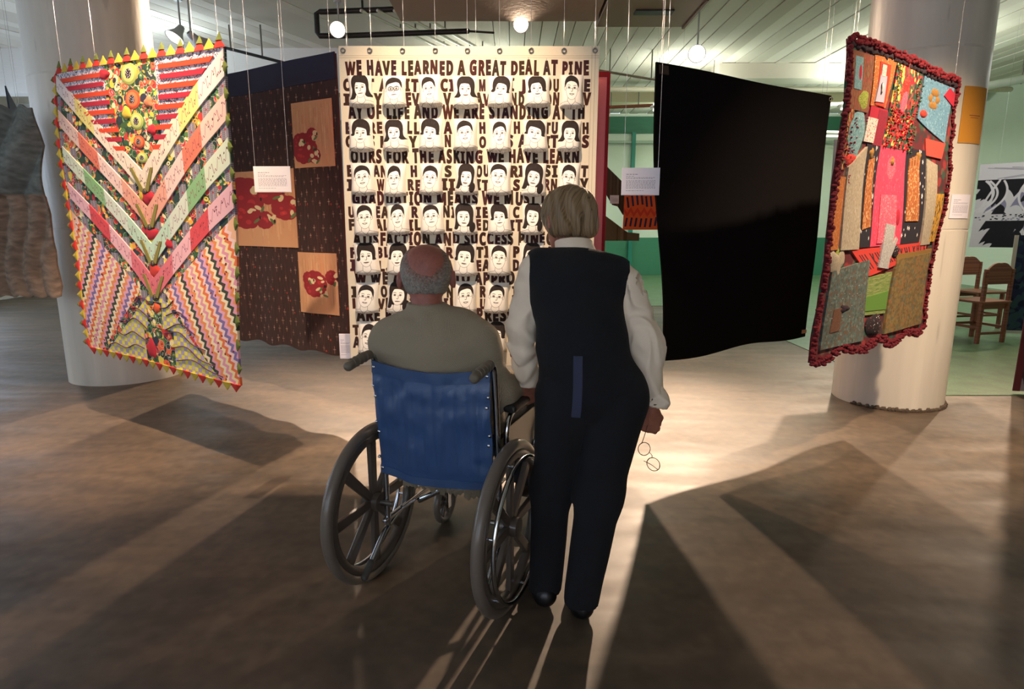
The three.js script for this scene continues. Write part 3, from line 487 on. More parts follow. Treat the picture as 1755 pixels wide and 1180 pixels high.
    fruits(c, W * 0.45, H * 0.78, W * 0.1, H * 0.09, 60, 20); fruits(c, W * 0.42, H * 0.87, W * 0.2, H * 0.13, 110, 24);
  });
  Q.body(cloth(tex), 48, 56, 0.014, 'quilt_top', side);
  const squig = (col, line) => canvasTex(256, 128, (c, w, h) => { c.fillStyle = col; c.fillRect(0, 0, w, h); for (let i = 0; i < 500; i++) { c.fillStyle = rnd() < 0.5 ? 'rgba(255,255,255,0.15)' : 'rgba(120,90,80,0.06)'; c.fillRect(rnd() * w, rnd() * h, 3, 3); } S(c, line, 3); c.beginPath(); for (let x = 0; x <= w; x += 4) c.lineTo(x, h / 2 + 26 * Math.sin(x * 0.07) + 14 * Math.sin(x * 0.21)); c.stroke(); c.fillStyle = '#3a2020'; for (let i = 0; i < 5; i++) { c.beginPath(); c.arc(rnd() * w, rr(20, 108), 5, 0, 7); c.fill(); } });
  const bandCols = [['#e9d7cf', '#e3d47e', '#ecdcc4', '#ecdcc4'], ['#e9c3b2', '#e2775c', '#efcdbf', '#eaa58c'], ['#d8e0c4', '#86b57c', '#d5dcc8', '#bcd8bc'], ['#e9b4ba', '#d8474d', '#ecb3b8', '#dd6f78']].map((r) => r.map((h) => cloth(squig(h, '#8a3a4a'))));
  const tips = [0.416, 0.534, 0.655, 0.772], tops = [0.006, 0.125, 0.25, 0.378];
  for (let k = 0; k < 4; k++) for (const s of [0, 1]) for (let i = 0; i < 4; i++) {
    const X = (a) => s ? 1.0 - a * 0.485 + 0.0 : a * 0.515, up = (a) => lerp(tops[k], tips[k] - 0.075, a) - 0.012 * Math.sin(Math.PI * a), lo = (a) => lerp(tops[k] + (s ? 0.075 : 0.055), tips[k], a) - 0.016 * Math.sin(Math.PI * a);
    const cut = [0, 0.27, 0.5, 0.74, 1], a = cut[i], b = cut[i + 1], q = s ? [[X(b), up(b)], [X(a), up(a)], [X(a), lo(a)], [X(b), lo(b)]] : [[X(a), up(a)], [X(b), up(b)], [X(b), lo(b)], [X(a), lo(a)]];
    Q.patch('chevron_strip', q, bandCols[k][i], 0.006, 8, 3);
  }
  const redA = plain(0xd9431f), redB = plain(0xb01a33);
  for (let i = 0; i < 10; i++) {
    const v0 = 0.022 + i * 0.0298, v1 = v0 + 0.0155, m = i % 2 ? redB : redA, uL = (v) => 0.02 + (v - 0.01) * 1.36, uR = (v) => 0.965 - (v - 0.01) * 1.26, iL = [0.34, 0.345, 0.375, 0.375, 0.4, 0.4, 0.41, 0.42, 0.43, 0.44][i], iR = [0.67, 0.675, 0.66, 0.66, 0.645, 0.64, 0.625, 0.61, 0.6, 0.59][i];
    if (iL - uL(v1) > 0.02) Q.patch('red_stripe', [[uL(v0), v0], [iL, v0 + 0.001], [iL, v1], [uL(v1), v1]], m, 0.006, 6, 2);
    if (uR(v1) - iR > 0.02) Q.patch('red_stripe', [[iR, v0 + 0.001], [uR(v0), v0], [uR(v1), v1], [iR, v1]], m, 0.006, 6, 2);
  }
  const pap = (rim, flesh) => cloth(canvasTex(128, 128, (c) => { c.fillStyle = rim; c.fillRect(0, 0, 128, 128); c.fillStyle = flesh; c.beginPath(); c.arc(64, 64, 48, 0, 7); c.fill(); c.fillStyle = '#2a2226'; c.beginPath(); c.ellipse(64, 64, 24, 28, 0, 0, 7); c.fill(); for (let i = 0; i < 60; i++) { c.fillStyle = rnd() < 0.5 ? '#c9b9c4' : '#0f0c0e'; c.beginPath(); c.arc(64 + rr(-20, 20), 64 + rr(-24, 24), 3, 0, 7); c.fill(); } }));
  const pg = pap('#a9b45a', '#c9cf7a'), po = pap('#d9542e', '#e27a48');
  [[0.505, 0.039, 0.045, 0.034, pg], [0.514, 0.118, 0.042, 0.03, po], [0.523, 0.186, 0.038, 0.027, pg], [0.521, 0.25, 0.032, 0.021, po], [0.526, 0.3, 0.03, 0.017, pg]].forEach(([u, v, a, b, m]) => Q.blob('papaya_motif', u, v, a, b, m, 0.006));
  const red = plain(0xc02433), yel = plain(0xd8b53a), fl = [[0.355, 0.03, 0.032, 0.016, red], [0.47, 0.158, 0.025, 0.02, yel], [0.6, 0.13, 0.022, 0.017, plain(0xe0825a)], [0.6, 0.215, 0.024, 0.016, red], [0.52, 0.425, 0.04, 0.024, red], [0.49, 0.42, 0.018, 0.022, yel], [0.52, 0.545, 0.04, 0.022, red], [0.62, 0.575, 0.022, 0.018, red], [0.52, 0.67, 0.035, 0.025, plain(0xcf3a2c)], [0.46, 0.95, 0.03, 0.035, red], [0.52, 0.8, 0.022, 0.018, plain(0xd9592c)]];
  fl.forEach(([u, v, a, b, m]) => Q.blob('fruit_motif', u, v, a, b, m, 0.009, 0.12));
  const leafM = plain(0x8a7f3a), tipM = cloth(canvasTex(64, 64, (c) => { c.fillStyle = '#2a2018'; c.fillRect(0, 0, 64, 64); for (let i = 0; i < 40; i++) { c.fillStyle = '#b9a88a'; c.fillRect(rnd() * 64, rnd() * 64, 4, 4); } }));
  for (const v of tips) { for (const s of [-1, 1]) Q.patch('leaf_spike', [[0.515 + s * 0.06 - 0.008, v - 0.085], [0.515 + s * 0.06 + 0.008, v - 0.085], [0.515 + s * 0.012 + 0.012, v - 0.008], [0.515 + s * 0.012 - 0.012, v - 0.008]], leafM, 0.009, 2, 6); Q.blob('flower_heart', 0.516, v - 0.008, 0.02, 0.013, tipM, 0.012); }
  const pur = plain(0x5d2a4a);
  for (const [pts, f] of [[[[0.389, 0.772], [0.441, 0.775], [0.482, 0.79]], 0], [[[0.334, 0.821], [0.381, 0.812], [0.479, 0.846]], 0], [[[0.26, 0.869], [0.31, 0.868], [0.358, 0.851], [0.4, 0.862], [0.449, 0.885]], 0], [[[0.227, 0.911], [0.273, 0.922], [0.34, 0.902], [0.39, 0.915], [0.441, 0.929]], 0], [[[0.164, 0.969], [0.2, 0.959], [0.278, 0.97], [0.346, 0.949], [0.406, 0.956]], 0], [[[0.63, 0.765], [0.59, 0.79], [0.54, 0.8]], 0], [[[0.72, 0.82], [0.66, 0.8], [0.58, 0.82]], 0], [[[0.76, 0.865], [0.67, 0.84], [0.57, 0.87]], 0], [[[0.82, 0.91], [0.74, 0.9], [0.66, 0.87], [0.56, 0.885]], 0], [[[0.87, 0.955], [0.78, 0.945], [0.7, 0.915], [0.6, 0.93]], 0], [[[0.91, 0.985], [0.83, 0.975], [0.74, 0.955], [0.63, 0.97]], 0]]) Q.cord('purple_cord', pts, 0.003, pur);
  const tri = (u, v, du, dv, nu, nv, m) => part('prairie_point', slab((s, t, o) => Q.at(u + (s - 0.5) * du * (1 - t) + nu * t, v + (s - 0.5) * dv * (1 - t) + nv * t, o * (1 - t * 0.6) * (0.6 + Math.sin(Math.PI * s))), 4, 4, -0.004, 0.006), m, Q.g);
  const pr = plain(0xcf3022), py = plain(0xcdb23c), pd = plain(0x6f7a35);
  for (let i = 0; i < 21; i++) { const u = (i + 0.5) / 21; tri(u, 0.002, 0.058, 0, 0, -0.03, i % 2 ? py : pr); if (i % 2 === 0) tri(u, -0.018, 0.03, 0, 0.004, -0.022, pd); tri(u, 0.998, 0.058, 0, 0, 0.027, i % 2 ? py : pr); }
  for (let i = 0; i < 27; i++) { const v = (i + 0.5) / 27, u0 = side(0, v)[0]; tri(u0 + 0.004, v, 0, 0.044, -0.04, 0, i % 2 ? py : pr); if (i % 2 === 0) tri(u0 - 0.026, v, 0, 0.02, -0.022, 0.002, pd); if (i % 2) tri(0.998, v, 0, 0.04, 0.016, 0, pd); }
  Q.wires([0.04, 0.3, 0.62, 0.97], CEIL, -0.01);
}
/* --- black quilt back --- */
{
  const Q = new Quilt('black_quilt', 'plain black back of a quilt hanging to the right of the portrait quilt', 'quilt', [0.815, 2.285, -3.77], [2.236, 2.258, -4.58], [2.215, 0.56, -4.58], [0.94, 0.545, -3.77], (u, v) => 0.018 * Math.sin(v * 7 + 1) * (1 - u) + 0.01 * Math.sin(u * 8 + v * 5));
  const bend = (s, t) => [s < 0.5 ? (1 - 2 * s) * -0.02 * Math.sin(t * 6.5) : (2 * s - 1) * -0.014 * Math.sin(t * 7 + 0.6), 0.008 * Math.sin(s * 9) * t];
  Q.body(new THREE.MeshPhysicalMaterial({ color: 0x0b0909, roughness: 1, specularIntensity: 0.25, side: THREE.DoubleSide, bumpMap: weaveBig, bumpScale: 0.001 }), 40, 40, 0.012, 'quilt_back', bend);
  Q.patch('corner_tab', [[0.008, 0.008], [0.05, 0.008], [0.05, 0.036], [0.008, 0.036]], plain(0x3d2f22), 0.005, 2, 2, undefined, 'olive brown corner patch');
  for (const u of [0.985]) { const p = Q.at(u, 0.015, 0.004), g = new THREE.TorusGeometry(0.012, 0.004, 8, 16); g.translate(p.x, p.y, p.z); part('grommet', g, M.steel, Q.g); }
  Q.patch('corner_tag', [[0.955, 0.972], [0.99, 0.972], [0.99, 0.988], [0.955, 0.988]], plain(0xb98f6a), 0.004, 1, 1);
  Q.wires([0.05, 0.02, 0.96, 0.93], CEIL);
}
/* --- red-bordered patchwork quilt --- */
{
  const Q = new Quilt('patchwork_quilt', 'red-bordered patchwork quilt of embroidered panels, gloved hands and stars', 'quilt', [1.637, 2.267, -3.234], [2.82, 2.263, -4.15], [2.80, 0.69, -4.15], [1.618, 0.645, -3.234], (u, v) => 0.014 * Math.sin(u * 6 + v * 5) + 0.008 * Math.sin(v * 11 + u * 3));
  const rag = (s, t) => [0.007 * Math.sin(t * 40) * (s > 0.5 ? 1 : 0.4), t > 0.9 ? (t - 0.9) * 10 * (0.012 * Math.sin(s * 22) + (s > 0.56 && s < 0.98 ? 0.012 : 0)) : 0];
  const speck = (base, cols, n = 700, sz = 5, streak = 0) => canvasTex(192, 192, (c, w, h) => { c.fillStyle = base; c.fillRect(0, 0, w, h); for (let i = 0; i < n; i++) { c.fillStyle = cols[(rnd() * cols.length) | 0]; const a = rr(0.4, 1.2) * sz; if (streak) c.fillRect(rnd() * w, rnd() * h, a * (streak > 0 ? 0.5 : 4), a * (streak > 0 ? 4 : 0.5)); else { c.beginPath(); c.arc(rnd() * w, rnd() * h, a * 0.6, 0, 7); c.fill(); } } });
  const T = {
    base: cloth(speck('#5a1a20', ['#8a2a2a', '#3a2a2a', '#6b4a3a', '#2f4a3a'], 900, 6)), rust: cloth(speck('#7a4a34', ['#a8683c', '#5a3a30', '#b03a38', '#8a7a4a'], 700, 4, 1)), orange: cloth(speck('#b2672f', ['#d98b4a', '#8a4a2a', '#e3b27a'], 500, 4)),
    flowers: cloth(speck('#2c4a38', ['#c8242f', '#d84a3a', '#3f6a44', '#a51f2f', '#e0c060', '#1d3028'], 420, 13)), redoval: cloth(speck('#c92a22', ['#e0503a', '#d86a50', '#b01f20'], 800, 4, -1)), blue: cloth(speck('#5f8ba2', ['#6f9ab0', '#4f7488', '#7fa6b4'], 600, 5)), teal: cloth(speck('#6f9aa0', ['#86aeb2', '#567e86', '#9ab8b8'], 700, 5)), felt: cloth(speck('#a59a84', ['#b8ad98', '#8e8470', '#978a72'], 900, 4)),
    stars: cloth(canvasTex(192, 256, (c, w, h) => { c.fillStyle = '#1b1722'; c.fillRect(0, 0, w, h); for (let i = 0; i < 34; i++) { const x = rnd() * w, y = rnd() * h, r = rr(4, 9); c.fillStyle = '#e8e2dc'; c.beginPath(); for (let k = 0; k < 10; k++) { const a = k * 0.628, q = k % 2 ? r * 0.45 : r; c.lineTo(x + q * Math.cos(a), y + q * Math.sin(a)); } c.fill(); } })),
    pink: cloth(speck('#e0586e', ['#ea7a88', '#d6485e', '#ec909a'], 600, 5)), pinkDeep: cloth(speck('#d63d5a', ['#e25a70', '#c83250'], 500, 4)), hand: cloth(speck('#a8602e', ['#e9c08a', '#c07a3e', '#8a4a22', '#e9c08a'], 420, 6)), redband: cloth(canvasTex(512, 96, (c, w, h) => { c.fillStyle = '#cf3a30'; c.fillRect(0, 0, w, h); S(c, '#3a2028', 7); for (let i = 0; i < 15; i++) { const x = 26 + i * 33; c.beginPath(); c.moveTo(x, 18); c.lineTo(x, 76); if (i % 3 === 0) { c.moveTo(x + 14, 18); c.lineTo(x + 14, 76); c.moveTo(x, 46); c.lineTo(x + 14, 46); } if (i % 3 === 2) { c.moveTo(x, 50); c.lineTo(x + 16, 20); c.moveTo(x, 46); c.lineTo(x + 16, 76); } c.stroke(); } })),
    tealBL: cloth(speck('#4c5a55', ['#55645f', '#445048', '#5c5648', '#66746c', '#50625f', '#64503f'], 1500, 7)), olive: cloth(speck('#6f5a30', ['#7a6636', '#64522c', '#7e6c40', '#5e5e48', '#8a6034'], 1500, 7)), greenMid: cloth(speck('#7a8a4a', ['#8a9a5a', '#5d7a34', '#9a9a6a', '#6a8a3a'], 700, 6, -1)), berry: cloth(speck('#1d1418', ['#e8dcd8', '#3a1a22', '#8a2a34'], 110, 6)), silver: cloth(speck('#a9a8a4', ['#c8c8c4', '#8a8a86', '#d8d8d4'], 600, 4)), cream: cloth(speck('#d8cfc0', ['#c83a4a', '#e8e0d4', '#b9a98a', '#8a8a9a'], 160, 10)), lilac: plain(0xb8b4c4), green: cloth(speck('#8a9a3a', ['#a6b04a', '#6a7a2a', '#c0b860'], 500, 5, -1)), dark: plain(0x2a1a22), gold: plain(0x9a7030), crimson: plain(0xb01a34), white: plain(0xe6dcd2), ruby: cloth(speck('#8e1730', ['#a82040', '#701226'], 600, 4)),
  };
  Q.body(T.base, 40, 48, 0.014, 'quilt_top', rag);
  const P = (n, a, b, c, d, m, l, label) => Q.patch(n, [a, b, c, d], m, l ?? 0.006, 6, 8, undefined, label);
  const R = (n, u0, v0, u1, v1, m, l) => P(n, [u0, v0], [u1, v0], [u1, v1], [u0, v1], m, l);
  R('fabric_panel', 0.02, 0.03, 0.16, 0.2, T.rust); R('fabric_panel', 0.035, 0.045, 0.085, 0.14, T.teal, 0.008); Q.blob('applique_snail', 0.115, 0.165, 0.045, 0.035, T.green, 0.009, 0.1); Q.blob('applique_worm', 0.07, 0.09, 0.018, 0.045, T.crimson, 0.009);
  P('fabric_panel', [0.165, 0.025], [0.34, 0.02], [0.305, 0.17], [0.172, 0.175], T.orange); R('red_frame', 0.205, 0.04, 0.29, 0.17, plain(0xd23a22), 0.009); P('heart_patch', [0.211, 0.08], [0.263, 0.078], [0.272, 0.158], [0.198, 0.162], T.lilac, 0.012); Q.blob('heart_motif', 0.234, 0.118, 0.016, 0.028, T.dark, 0.016, 0.16); Q.blob('heart_motif', 0.234, 0.116, 0.009, 0.019, T.white, 0.02, 0.1); R('label_tag', 0.216, 0.047, 0.25, 0.082, T.cream, 0.013);
  R('fabric_panel', 0.18, 0.175, 0.34, 0.215, T.crimson); R('fabric_panel', 0.17, 0.21, 0.26, 0.285, T.cream, 0.008); R('fabric_panel', 0.255, 0.18, 0.345, 0.29, T.ruby, 0.007);
  R('flower_panel', 0.345, 0.025, 0.62, 0.29, T.flowers, 0.008); Q.blob('red_oval', 0.465, 0.1, 0.09, 0.095, T.redoval, 0.009); Q.blob('pink_oval', 0.475, 0.135, 0.04, 0.05, T.pink, 0.013);
  P('blue_panel', [0.64, 0.025], [0.965, 0.03], [0.93, 0.242], [0.65, 0.17], T.blue); for (let k = 0; k < 6; k++) { const a = k * 1.05; Q.blob('leaf_lobe', 0.78 + 0.035 * Math.cos(a), 0.09 + 0.026 * Math.sin(a), 0.03, 0.018, T.gold, 0.009, 0.1); } P('red_triangle', [0.915, 0.035], [0.975, 0.05], [0.975, 0.1], [0.87, 0.068], T.crimson, 0.01); Q.blob('applique_shell', 0.70, 0.15, 0.04, 0.016, T.redoval, 0.014);
  Q.blob('teal_pocket', 0.1, 0.27, 0.07, 0.075, T.teal, 0.010, 0.06); R('fabric_panel', 0.02, 0.2, 0.06, 0.38, T.flowers); Q.blob('applique_fish', 0.09, 0.345, 0.05, 0.02, T.redoval, 0.012, 0.1);
  P('felt_panel', [0.075, 0.37], [0.205, 0.3], [0.24, 0.635], [0.09, 0.632], T.felt, 0.014); R('fabric_panel', 0.02, 0.4, 0.08, 0.63, T.orange);
  R('star_panel', 0.208, 0.29, 0.345, 0.63, T.stars); P('brown_arm', [0.245, 0.34], [0.3, 0.33], [0.325, 0.56], [0.255, 0.57], T.hand, 0.01);
  R('pink_panel', 0.338, 0.285, 0.585, 0.63, T.pinkDeep, 0.007); Q.blob('pink_pocket', 0.465, 0.355, 0.055, 0.055, T.pink, 0.010); Q.blob('gold_star', 0.462, 0.335, 0.012, 0.016, T.gold, 0.02, 0.2); P('pink_arch', [0.39, 0.45], [0.52, 0.45], [0.53, 0.62], [0.385, 0.62], T.pink, 0.012); Q.blob('crimson_drop', 0.545, 0.53, 0.02, 0.036, T.crimson, 0.012);
  R('star_panel', 0.588, 0.28, 0.765, 0.63, T.stars); P('brown_arm', [0.615, 0.345], [0.7, 0.34], [0.72, 0.545], [0.605, 0.545], T.hand, 0.011); for (let k = 0; k < 4; k++) P('brown_finger', [0.618 + k * 0.024, 0.315 - 0.006 * (k % 3)], [0.634 + k * 0.024, 0.315 - 0.006 * (k % 3)], [0.634 + k * 0.022, 0.352], [0.618 + k * 0.022, 0.352], T.hand, 0.012); for (const [u, v] of [[0.265, 0.318], [0.7, 0.305]]) Q.blob('gold_star', u, v, 0.02, 0.02, T.gold, 0.014, 0.2);
  P('felt_panel', [0.765, 0.31], [0.86, 0.33], [0.89, 0.64], [0.78, 0.64], T.felt, 0.012); P('red_fringe', [0.745, 0.235], [0.93, 0.243], [0.9, 0.305], [0.76, 0.298], plain(0xcc4a3c), 0.01); R('yellow_strip', 0.87, 0.44, 0.95, 0.63, cloth(speck('#b98a2c', ['#1d1818', '#d0a040', '#7a5a1c'], 160, 12)), 0.012);
  P('lettered_band', [0.19, 0.638], [0.86, 0.628], [0.86, 0.668], [0.36, 0.735], T.redband, 0.009); P('silver_glove', [0.44, 0.55], [0.515, 0.56], [0.495, 0.716], [0.415, 0.706], T.silver, 0.018); P('glove_thumb', [0.53, 0.6], [0.545, 0.61], [0.5, 0.68], [0.485, 0.665], T.silver, 0.018); Q.blob('berry', 0.545, 0.655, 0.04, 0.026, T.berry, 0.02, 0.05);
  Q.blob('lace_patch', 0.09, 0.675, 0.055, 0.05, T.felt, 0.014, 0.25); Q.blob('lace_patch', 0.1, 0.65, 0.03, 0.03, T.green, 0.008);
  P('teal_net_panel', [0.045, 0.7], [0.345, 0.675], [0.36, 0.968], [0.05, 0.962], T.tealBL, 0.012); Q.blob('dark_patch', 0.19, 0.835, 0.045, 0.016, T.dark, 0.02, 0.2); P('brown_stain_patch', [0.11, 0.83], [0.17, 0.83], [0.17, 0.91], [0.1, 0.91], cloth(speck('#6a4632', ['#7a5a40', '#55382a'], 300, 6)), 0.015);
  P('olive_net_panel', [0.57, 0.685], [0.93, 0.675], [0.945, 0.975], [0.53, 0.965], T.olive, 0.014); P('ochre_strip', [0.56, 0.665], [0.94, 0.66], [0.94, 0.695], [0.57, 0.7], plain(0x8a6a2e), 0.011); P('green_panel', [0.355, 0.74], [0.55, 0.73], [0.53, 0.885], [0.345, 0.875], T.greenMid, 0.009); P('green_panel', [0.35, 0.81], [0.535, 0.8], [0.53, 0.87], [0.345, 0.86], plain(0x5d8a34), 0.012); Q.blob('berry', 0.445, 0.92, 0.065, 0.042, T.berry, 0.024, 0.05);
  /* crocheted border: lumps of red yarn, one strip along each side */
  const lump = (n, f, rad, m) => { const g = []; for (let i = 0; i < n; i++) { const [u, v] = f((i + rnd() * 0.5) / n), p = Q.at(u, v, 0.008), s = new THREE.IcosahedronGeometry(rad * rr(0.7, 1.25), 1); s.scale(rr(0.8, 1.4), rr(0.7, 1.1), 1); s.translate(p.x, p.y, p.z); g.push(s); } part('crocheted_border', g, m, Q.g).userData.kind = 'stuff'; };
  const yarn = mat(0x7a1022, 0.9, { bumpMap: wool, bumpScale: 0.003 }), yarn2 = mat(0x8e1424, 0.9, { bumpMap: wool, bumpScale: 0.003 });
  lump(190, (k) => [k, rr(-0.014, 0.008)], 0.012, yarn2); lump(210, (k) => [rr(-0.012, 0.012), k], 0.0115, yarn); lump(200, (k) => [0.994 + rr(-0.01, 0.01) + 0.007 * Math.sin(k * 40), k], 0.01, yarn); lump(240, (k) => [k, 0.992 + rr(-0.014, 0.014) + rag(k, 1)[1]], 0.012, yarn);
  const bead = (n, u0, v0, u1, v1, m, rad) => { const g = []; for (let i = 0; i < n; i++) { const p = Q.at(rr(u0, u1), rr(v0, v1), 0.012), s = new THREE.IcosahedronGeometry(rad * rr(0.6, 1.3), 1); s.translate(p.x, p.y, p.z); g.push(s); } part('sewn_beads', g, m, Q.g).userData.kind = 'stuff'; };
  bead(130, 0.35, 0.16, 0.62, 0.29, plain(0xb81e28), 0.006); bead(60, 0.35, 0.03, 0.4, 0.28, plain(0xa8862c), 0.004); bead(60, 0.57, 0.05, 0.64, 0.3, plain(0x3f5f38), 0.005); bead(70, 0.07, 0.72, 0.33, 0.93, plain(0x8a938c), 0.003); bead(70, 0.58, 0.7, 0.92, 0.95, plain(0x8a7a4e), 0.003); bead(50, 0.02, 0.22, 0.1, 0.42, plain(0x8a2a3a), 0.005);
  for (let i = 0; i < 26; i++) { const u = (i + 0.5) / 26; Q.blob('dark_tuft', u, 0.017 + rr(-0.003, 0.004), 0.02, 0.01, T.dark, 0.012, 0.3, 10); }
  Q.wires([0.03, 0.05, 0.97], CEIL);
}
/* --- grey ruched quilt on the left, and the corner of the one behind it --- */
{
  const fold = (u, v) => { const a = v < 0.46 ? Math.abs(Math.sin((u * 2.2 + v * 1.6) * 5)) * (noise(u * 5, v * 5, 1) > 0.35 ? 1 : 0.35) : 0.55 * Math.abs(Math.sin(u * 24 + 1.2 * Math.sin(v * 9))) + 0.5 * Math.abs(Math.sin((u * 3 - v * 4) * 4)) * noise(u * 6, v * 6, 4); return 0.07 * a + 0.02 * fbm(u * 8, v * 8, 3); };
  const Q = new Quilt('ruched_quilt', 'grey-brown quilt of deep ruched folds at the left edge', 'quilt', [-4.62, 2.25, -4.85], [-3.52, 2.23, -4.85], [-3.52, 0.825, -4.85], [-4.62, 0.825, -4.85], fold);
  const tex = dataTex(256, (u, v) => { const k = 0.55 + 0.5 * fbm(u * 20, v * 60, 61), top = v > 0.55 ? 1 : 0; return [lerp(0.72, 0.56, top) * k, lerp(0.62, 0.58, top) * k, lerp(0.53, 0.55, top) * k]; }, true);
  Q.body(mat(0xffffff, 0.95, { map: tex, bumpMap: wool, bumpScale: 0.003 }), 90, 110, 0.02, 'ruched_cloth', (s, t) => [(s > 0.5 ? 0.005 * Math.sin(t * 13) : 0), t < 0.1 ? 0.012 * Math.sin(s * 40) : 0.006 * Math.sin(s * 60) * t]);
  Q.wires([0.3, 0.9], CEIL);
  const B = new Quilt('dark_blue_quilt', 'dark blue-grey quilt whose corners show behind the ruched quilt', 'quilt', [-5.5, 2.3, -7.3], [-4.62, 2.62, -6.0], [-4.62, 0.78, -6.0], [-5.5, 0.78, -7.3], (u, v) => 0.015 * Math.sin(u * 8 + v * 5));
  B.body(plain(0x3a4352), 16, 16, 0.012); B.wires([0.3, 0.95], CEIL);
}
/* --- smaller hangings beyond --- */
const flat = (name, label, TL, TR, BR, BL, m, o = {}) => { const Q = new Quilt(name, label, 'quilt', TL, TR, BR, BL, o.wave ?? ((u, v) => 0.01 * Math.sin(u * 7 + v * 3))); Q.body(m, 16, 16, 0.012, 'quilt_top', o.edge); Q.wires(o.wires ?? [0.05, 0.95], CEIL); return Q; };
{
  flat('pale_quilt', 'pale blue-grey quilt showing as a strip between the black quilt and the red border', [2.8, 2.1, -5.6], [3.95, 2.1, -5.85], [3.95, 1.04, -5.85], [2.8, 1.04, -5.6], plain(0x9aa3b8));
  flat('dashed_quilt', 'small orange quilt with dark blue dashes behind the placard', [1.63, 1.83, -9.2], [2.42, 1.83, -9.2], [2.42, 1.3, -9.2], [1.62, 1.3, -9.2], cloth(canvasTex(256, 192, (c, w, h) => { c.fillStyle = '#d9602c'; c.fillRect(0, 0, w, h); c.fillStyle = '#c8402c'; c.beginPath(); for (let x = 0; x <= w; x += 16) c.lineTo(x, 90 + (x % 32 ? 14 : -14)); for (let x = w; x >= 0; x -= 16) c.lineTo(x, 112 + (x % 32 ? 14 : -14)); c.fill(); c.fillStyle = '#2a2450'; for (let i = 0; i < 11; i++) { c.save(); c.translate(18 + i * 22, 46 + rr(-8, 8)); c.rotate(-0.15); c.fillRect(-5, -30, 9, 54); c.restore(); c.save(); c.translate(14 + i * 23, 150 + rr(-8, 8)); c.rotate(0.12); c.fillRect(-5, -24, 9, 46); c.restore(); } })), { wires: [0.5, 0.95] });
  /* dark cut-out textile with a jagged tail: an outline with real thickness */
  const jag = (name, label, pts, z, m) => { const x0 = pts[0][0], t = thing(name, label, 'textile', [x0, 0, z]), s = new THREE.Shape(pts.map(([x, y]) => new THREE.Vector2(x - x0, y))); part('cut_cloth', new THREE.ExtrudeGeometry(s, { depth: 0.015, bevelEnabled: true, bevelSize: 0.004, bevelThickness: 0.004, bevelSegments: 1 }), m, t); part('hanging_wire', rod([0.15, pts[0][1] - 0.1, 0.007], [0.15, CEIL, 0.007], 0.002, 0.002, 6), M.wire, t); };
  const brown = cloth(speckle('#4a4032', ['#5c5040', '#3a3226', '#6a5c46'], 800, 5));
  jag('cutout_textile', 'dark brown cut-out textile sloping behind the right edge of the portrait quilt', [[1.05, 2.3], [1.36, 2.22], [1.62, 1.98], [1.9, 1.8], [2.3, 1.82], [2.3, 1.32], [2.0, 1.32], [1.86, 1.36], [1.8, 1.46], [1.76, 1.43], [1.7, 1.54], [1.64, 1.52], [1.56, 1.64], [1.48, 1.66], [1.38, 1.82], [1.28, 1.9], [1.05, 2.0]], -9.35, brown);
  jag('cutout_textile', 'olive brown lower cut-out textile under the jagged white gap', [[1.05, 1.62], [1.3, 1.56], [1.5, 1.42], [1.72, 1.26], [1.9, 1.24], [1.9, 1.14], [1.05, 1.14]], -9.4, cloth(speckle('#6a6048', ['#7a6e52', '#55492f'], 600, 5)));
  const bw = flat('black_white_quilt', 'black, white and violet abstract quilt on the right behind the wooden chairs', [6.72, 2.22, -9.2], [9.3, 2.36, -9.2], [9.3, 1.02, -9.2], [6.72, 1.05, -9.2], cloth(canvasTex(512, 320, (c, w, h) => {
    c.fillStyle = '#dcd8de'; c.fillRect(0, 0, w, h);
    const bl = (col, n, a, b) => { for (let i = 0; i < n; i++) { c.fillStyle = col; c.beginPath(); const x = rnd() * w, y = rr(a, b) * h, r = rr(20, 60); c.moveTo(x, y - r); c.quadraticCurveTo(x + r * 1.3, y - r * 0.4, x + r * 0.3, y + r); c.quadraticCurveTo(x - r * 0.1, y, x - r * 0.8, y + r * 0.6); c.quadraticCurveTo(x - r * 0.5, y - r * 0.3, x, y - r); c.fill(); } };
    bl('#8d88a6', 16, 0.25, 1); bl('#15121c', 34, 0.22, 0.56); bl('#15121c', 26, 0.7, 1); c.fillStyle = '#dcd8de'; c.fillRect(0, h * 0.6, w, h * 0.08); for (let i = 0; i < 120; i++) { c.fillStyle = rnd() < 0.5 ? '#15121c' : '#8d88a6'; c.fillRect(rnd() * w, h * rr(0.6, 0.67), 6, 4); }
    S(c, '#e4e0e6', 7); for (let i = 0; i < 14; i++) { const x = rnd() * w; c.beginPath(); c.moveTo(x, h * 0.2); c.quadraticCurveTo(x + rr(-80, 80), h * 0.4, x + rr(-60, 60), h * 0.58); c.stroke(); } c.fillStyle = '#dcd8de'; c.fillRect(0, 0, w, h * 0.19); S(c, '#a9a4b4', 3); for (let i = 0; i < 14; i++) { c.beginPath(); c.moveTo(rnd() * w, h * 0.05); c.lineTo(rnd() * w, h * 0.18); c.stroke(); }
  })), { wires: [0.1, 0.5, 0.9] });
  const blue = flat('blue_panel_quilt', 'dark blue quilt with a white edge standing beside the wooden chairs', [6.1, 1.25, -7.6], [7.4, 1.25, -7.3], [7.4, 0.05, -7.3], [6.1, 0.05, -7.6], cloth(speckle('#27345a', ['#31406a', '#1d2848', '#3d5a68'], 400, 9)));
  blue.patch('white_edge', [[-0.01, 0], [0.022, 0], [0.022, 1], [-0.01, 1]], M.white, 0.008, 1, 8); blue.patch('white_edge', [[0, 0.97], [1, 0.97], [1, 1], [0, 1]], M.white, 0.008, 8, 1);
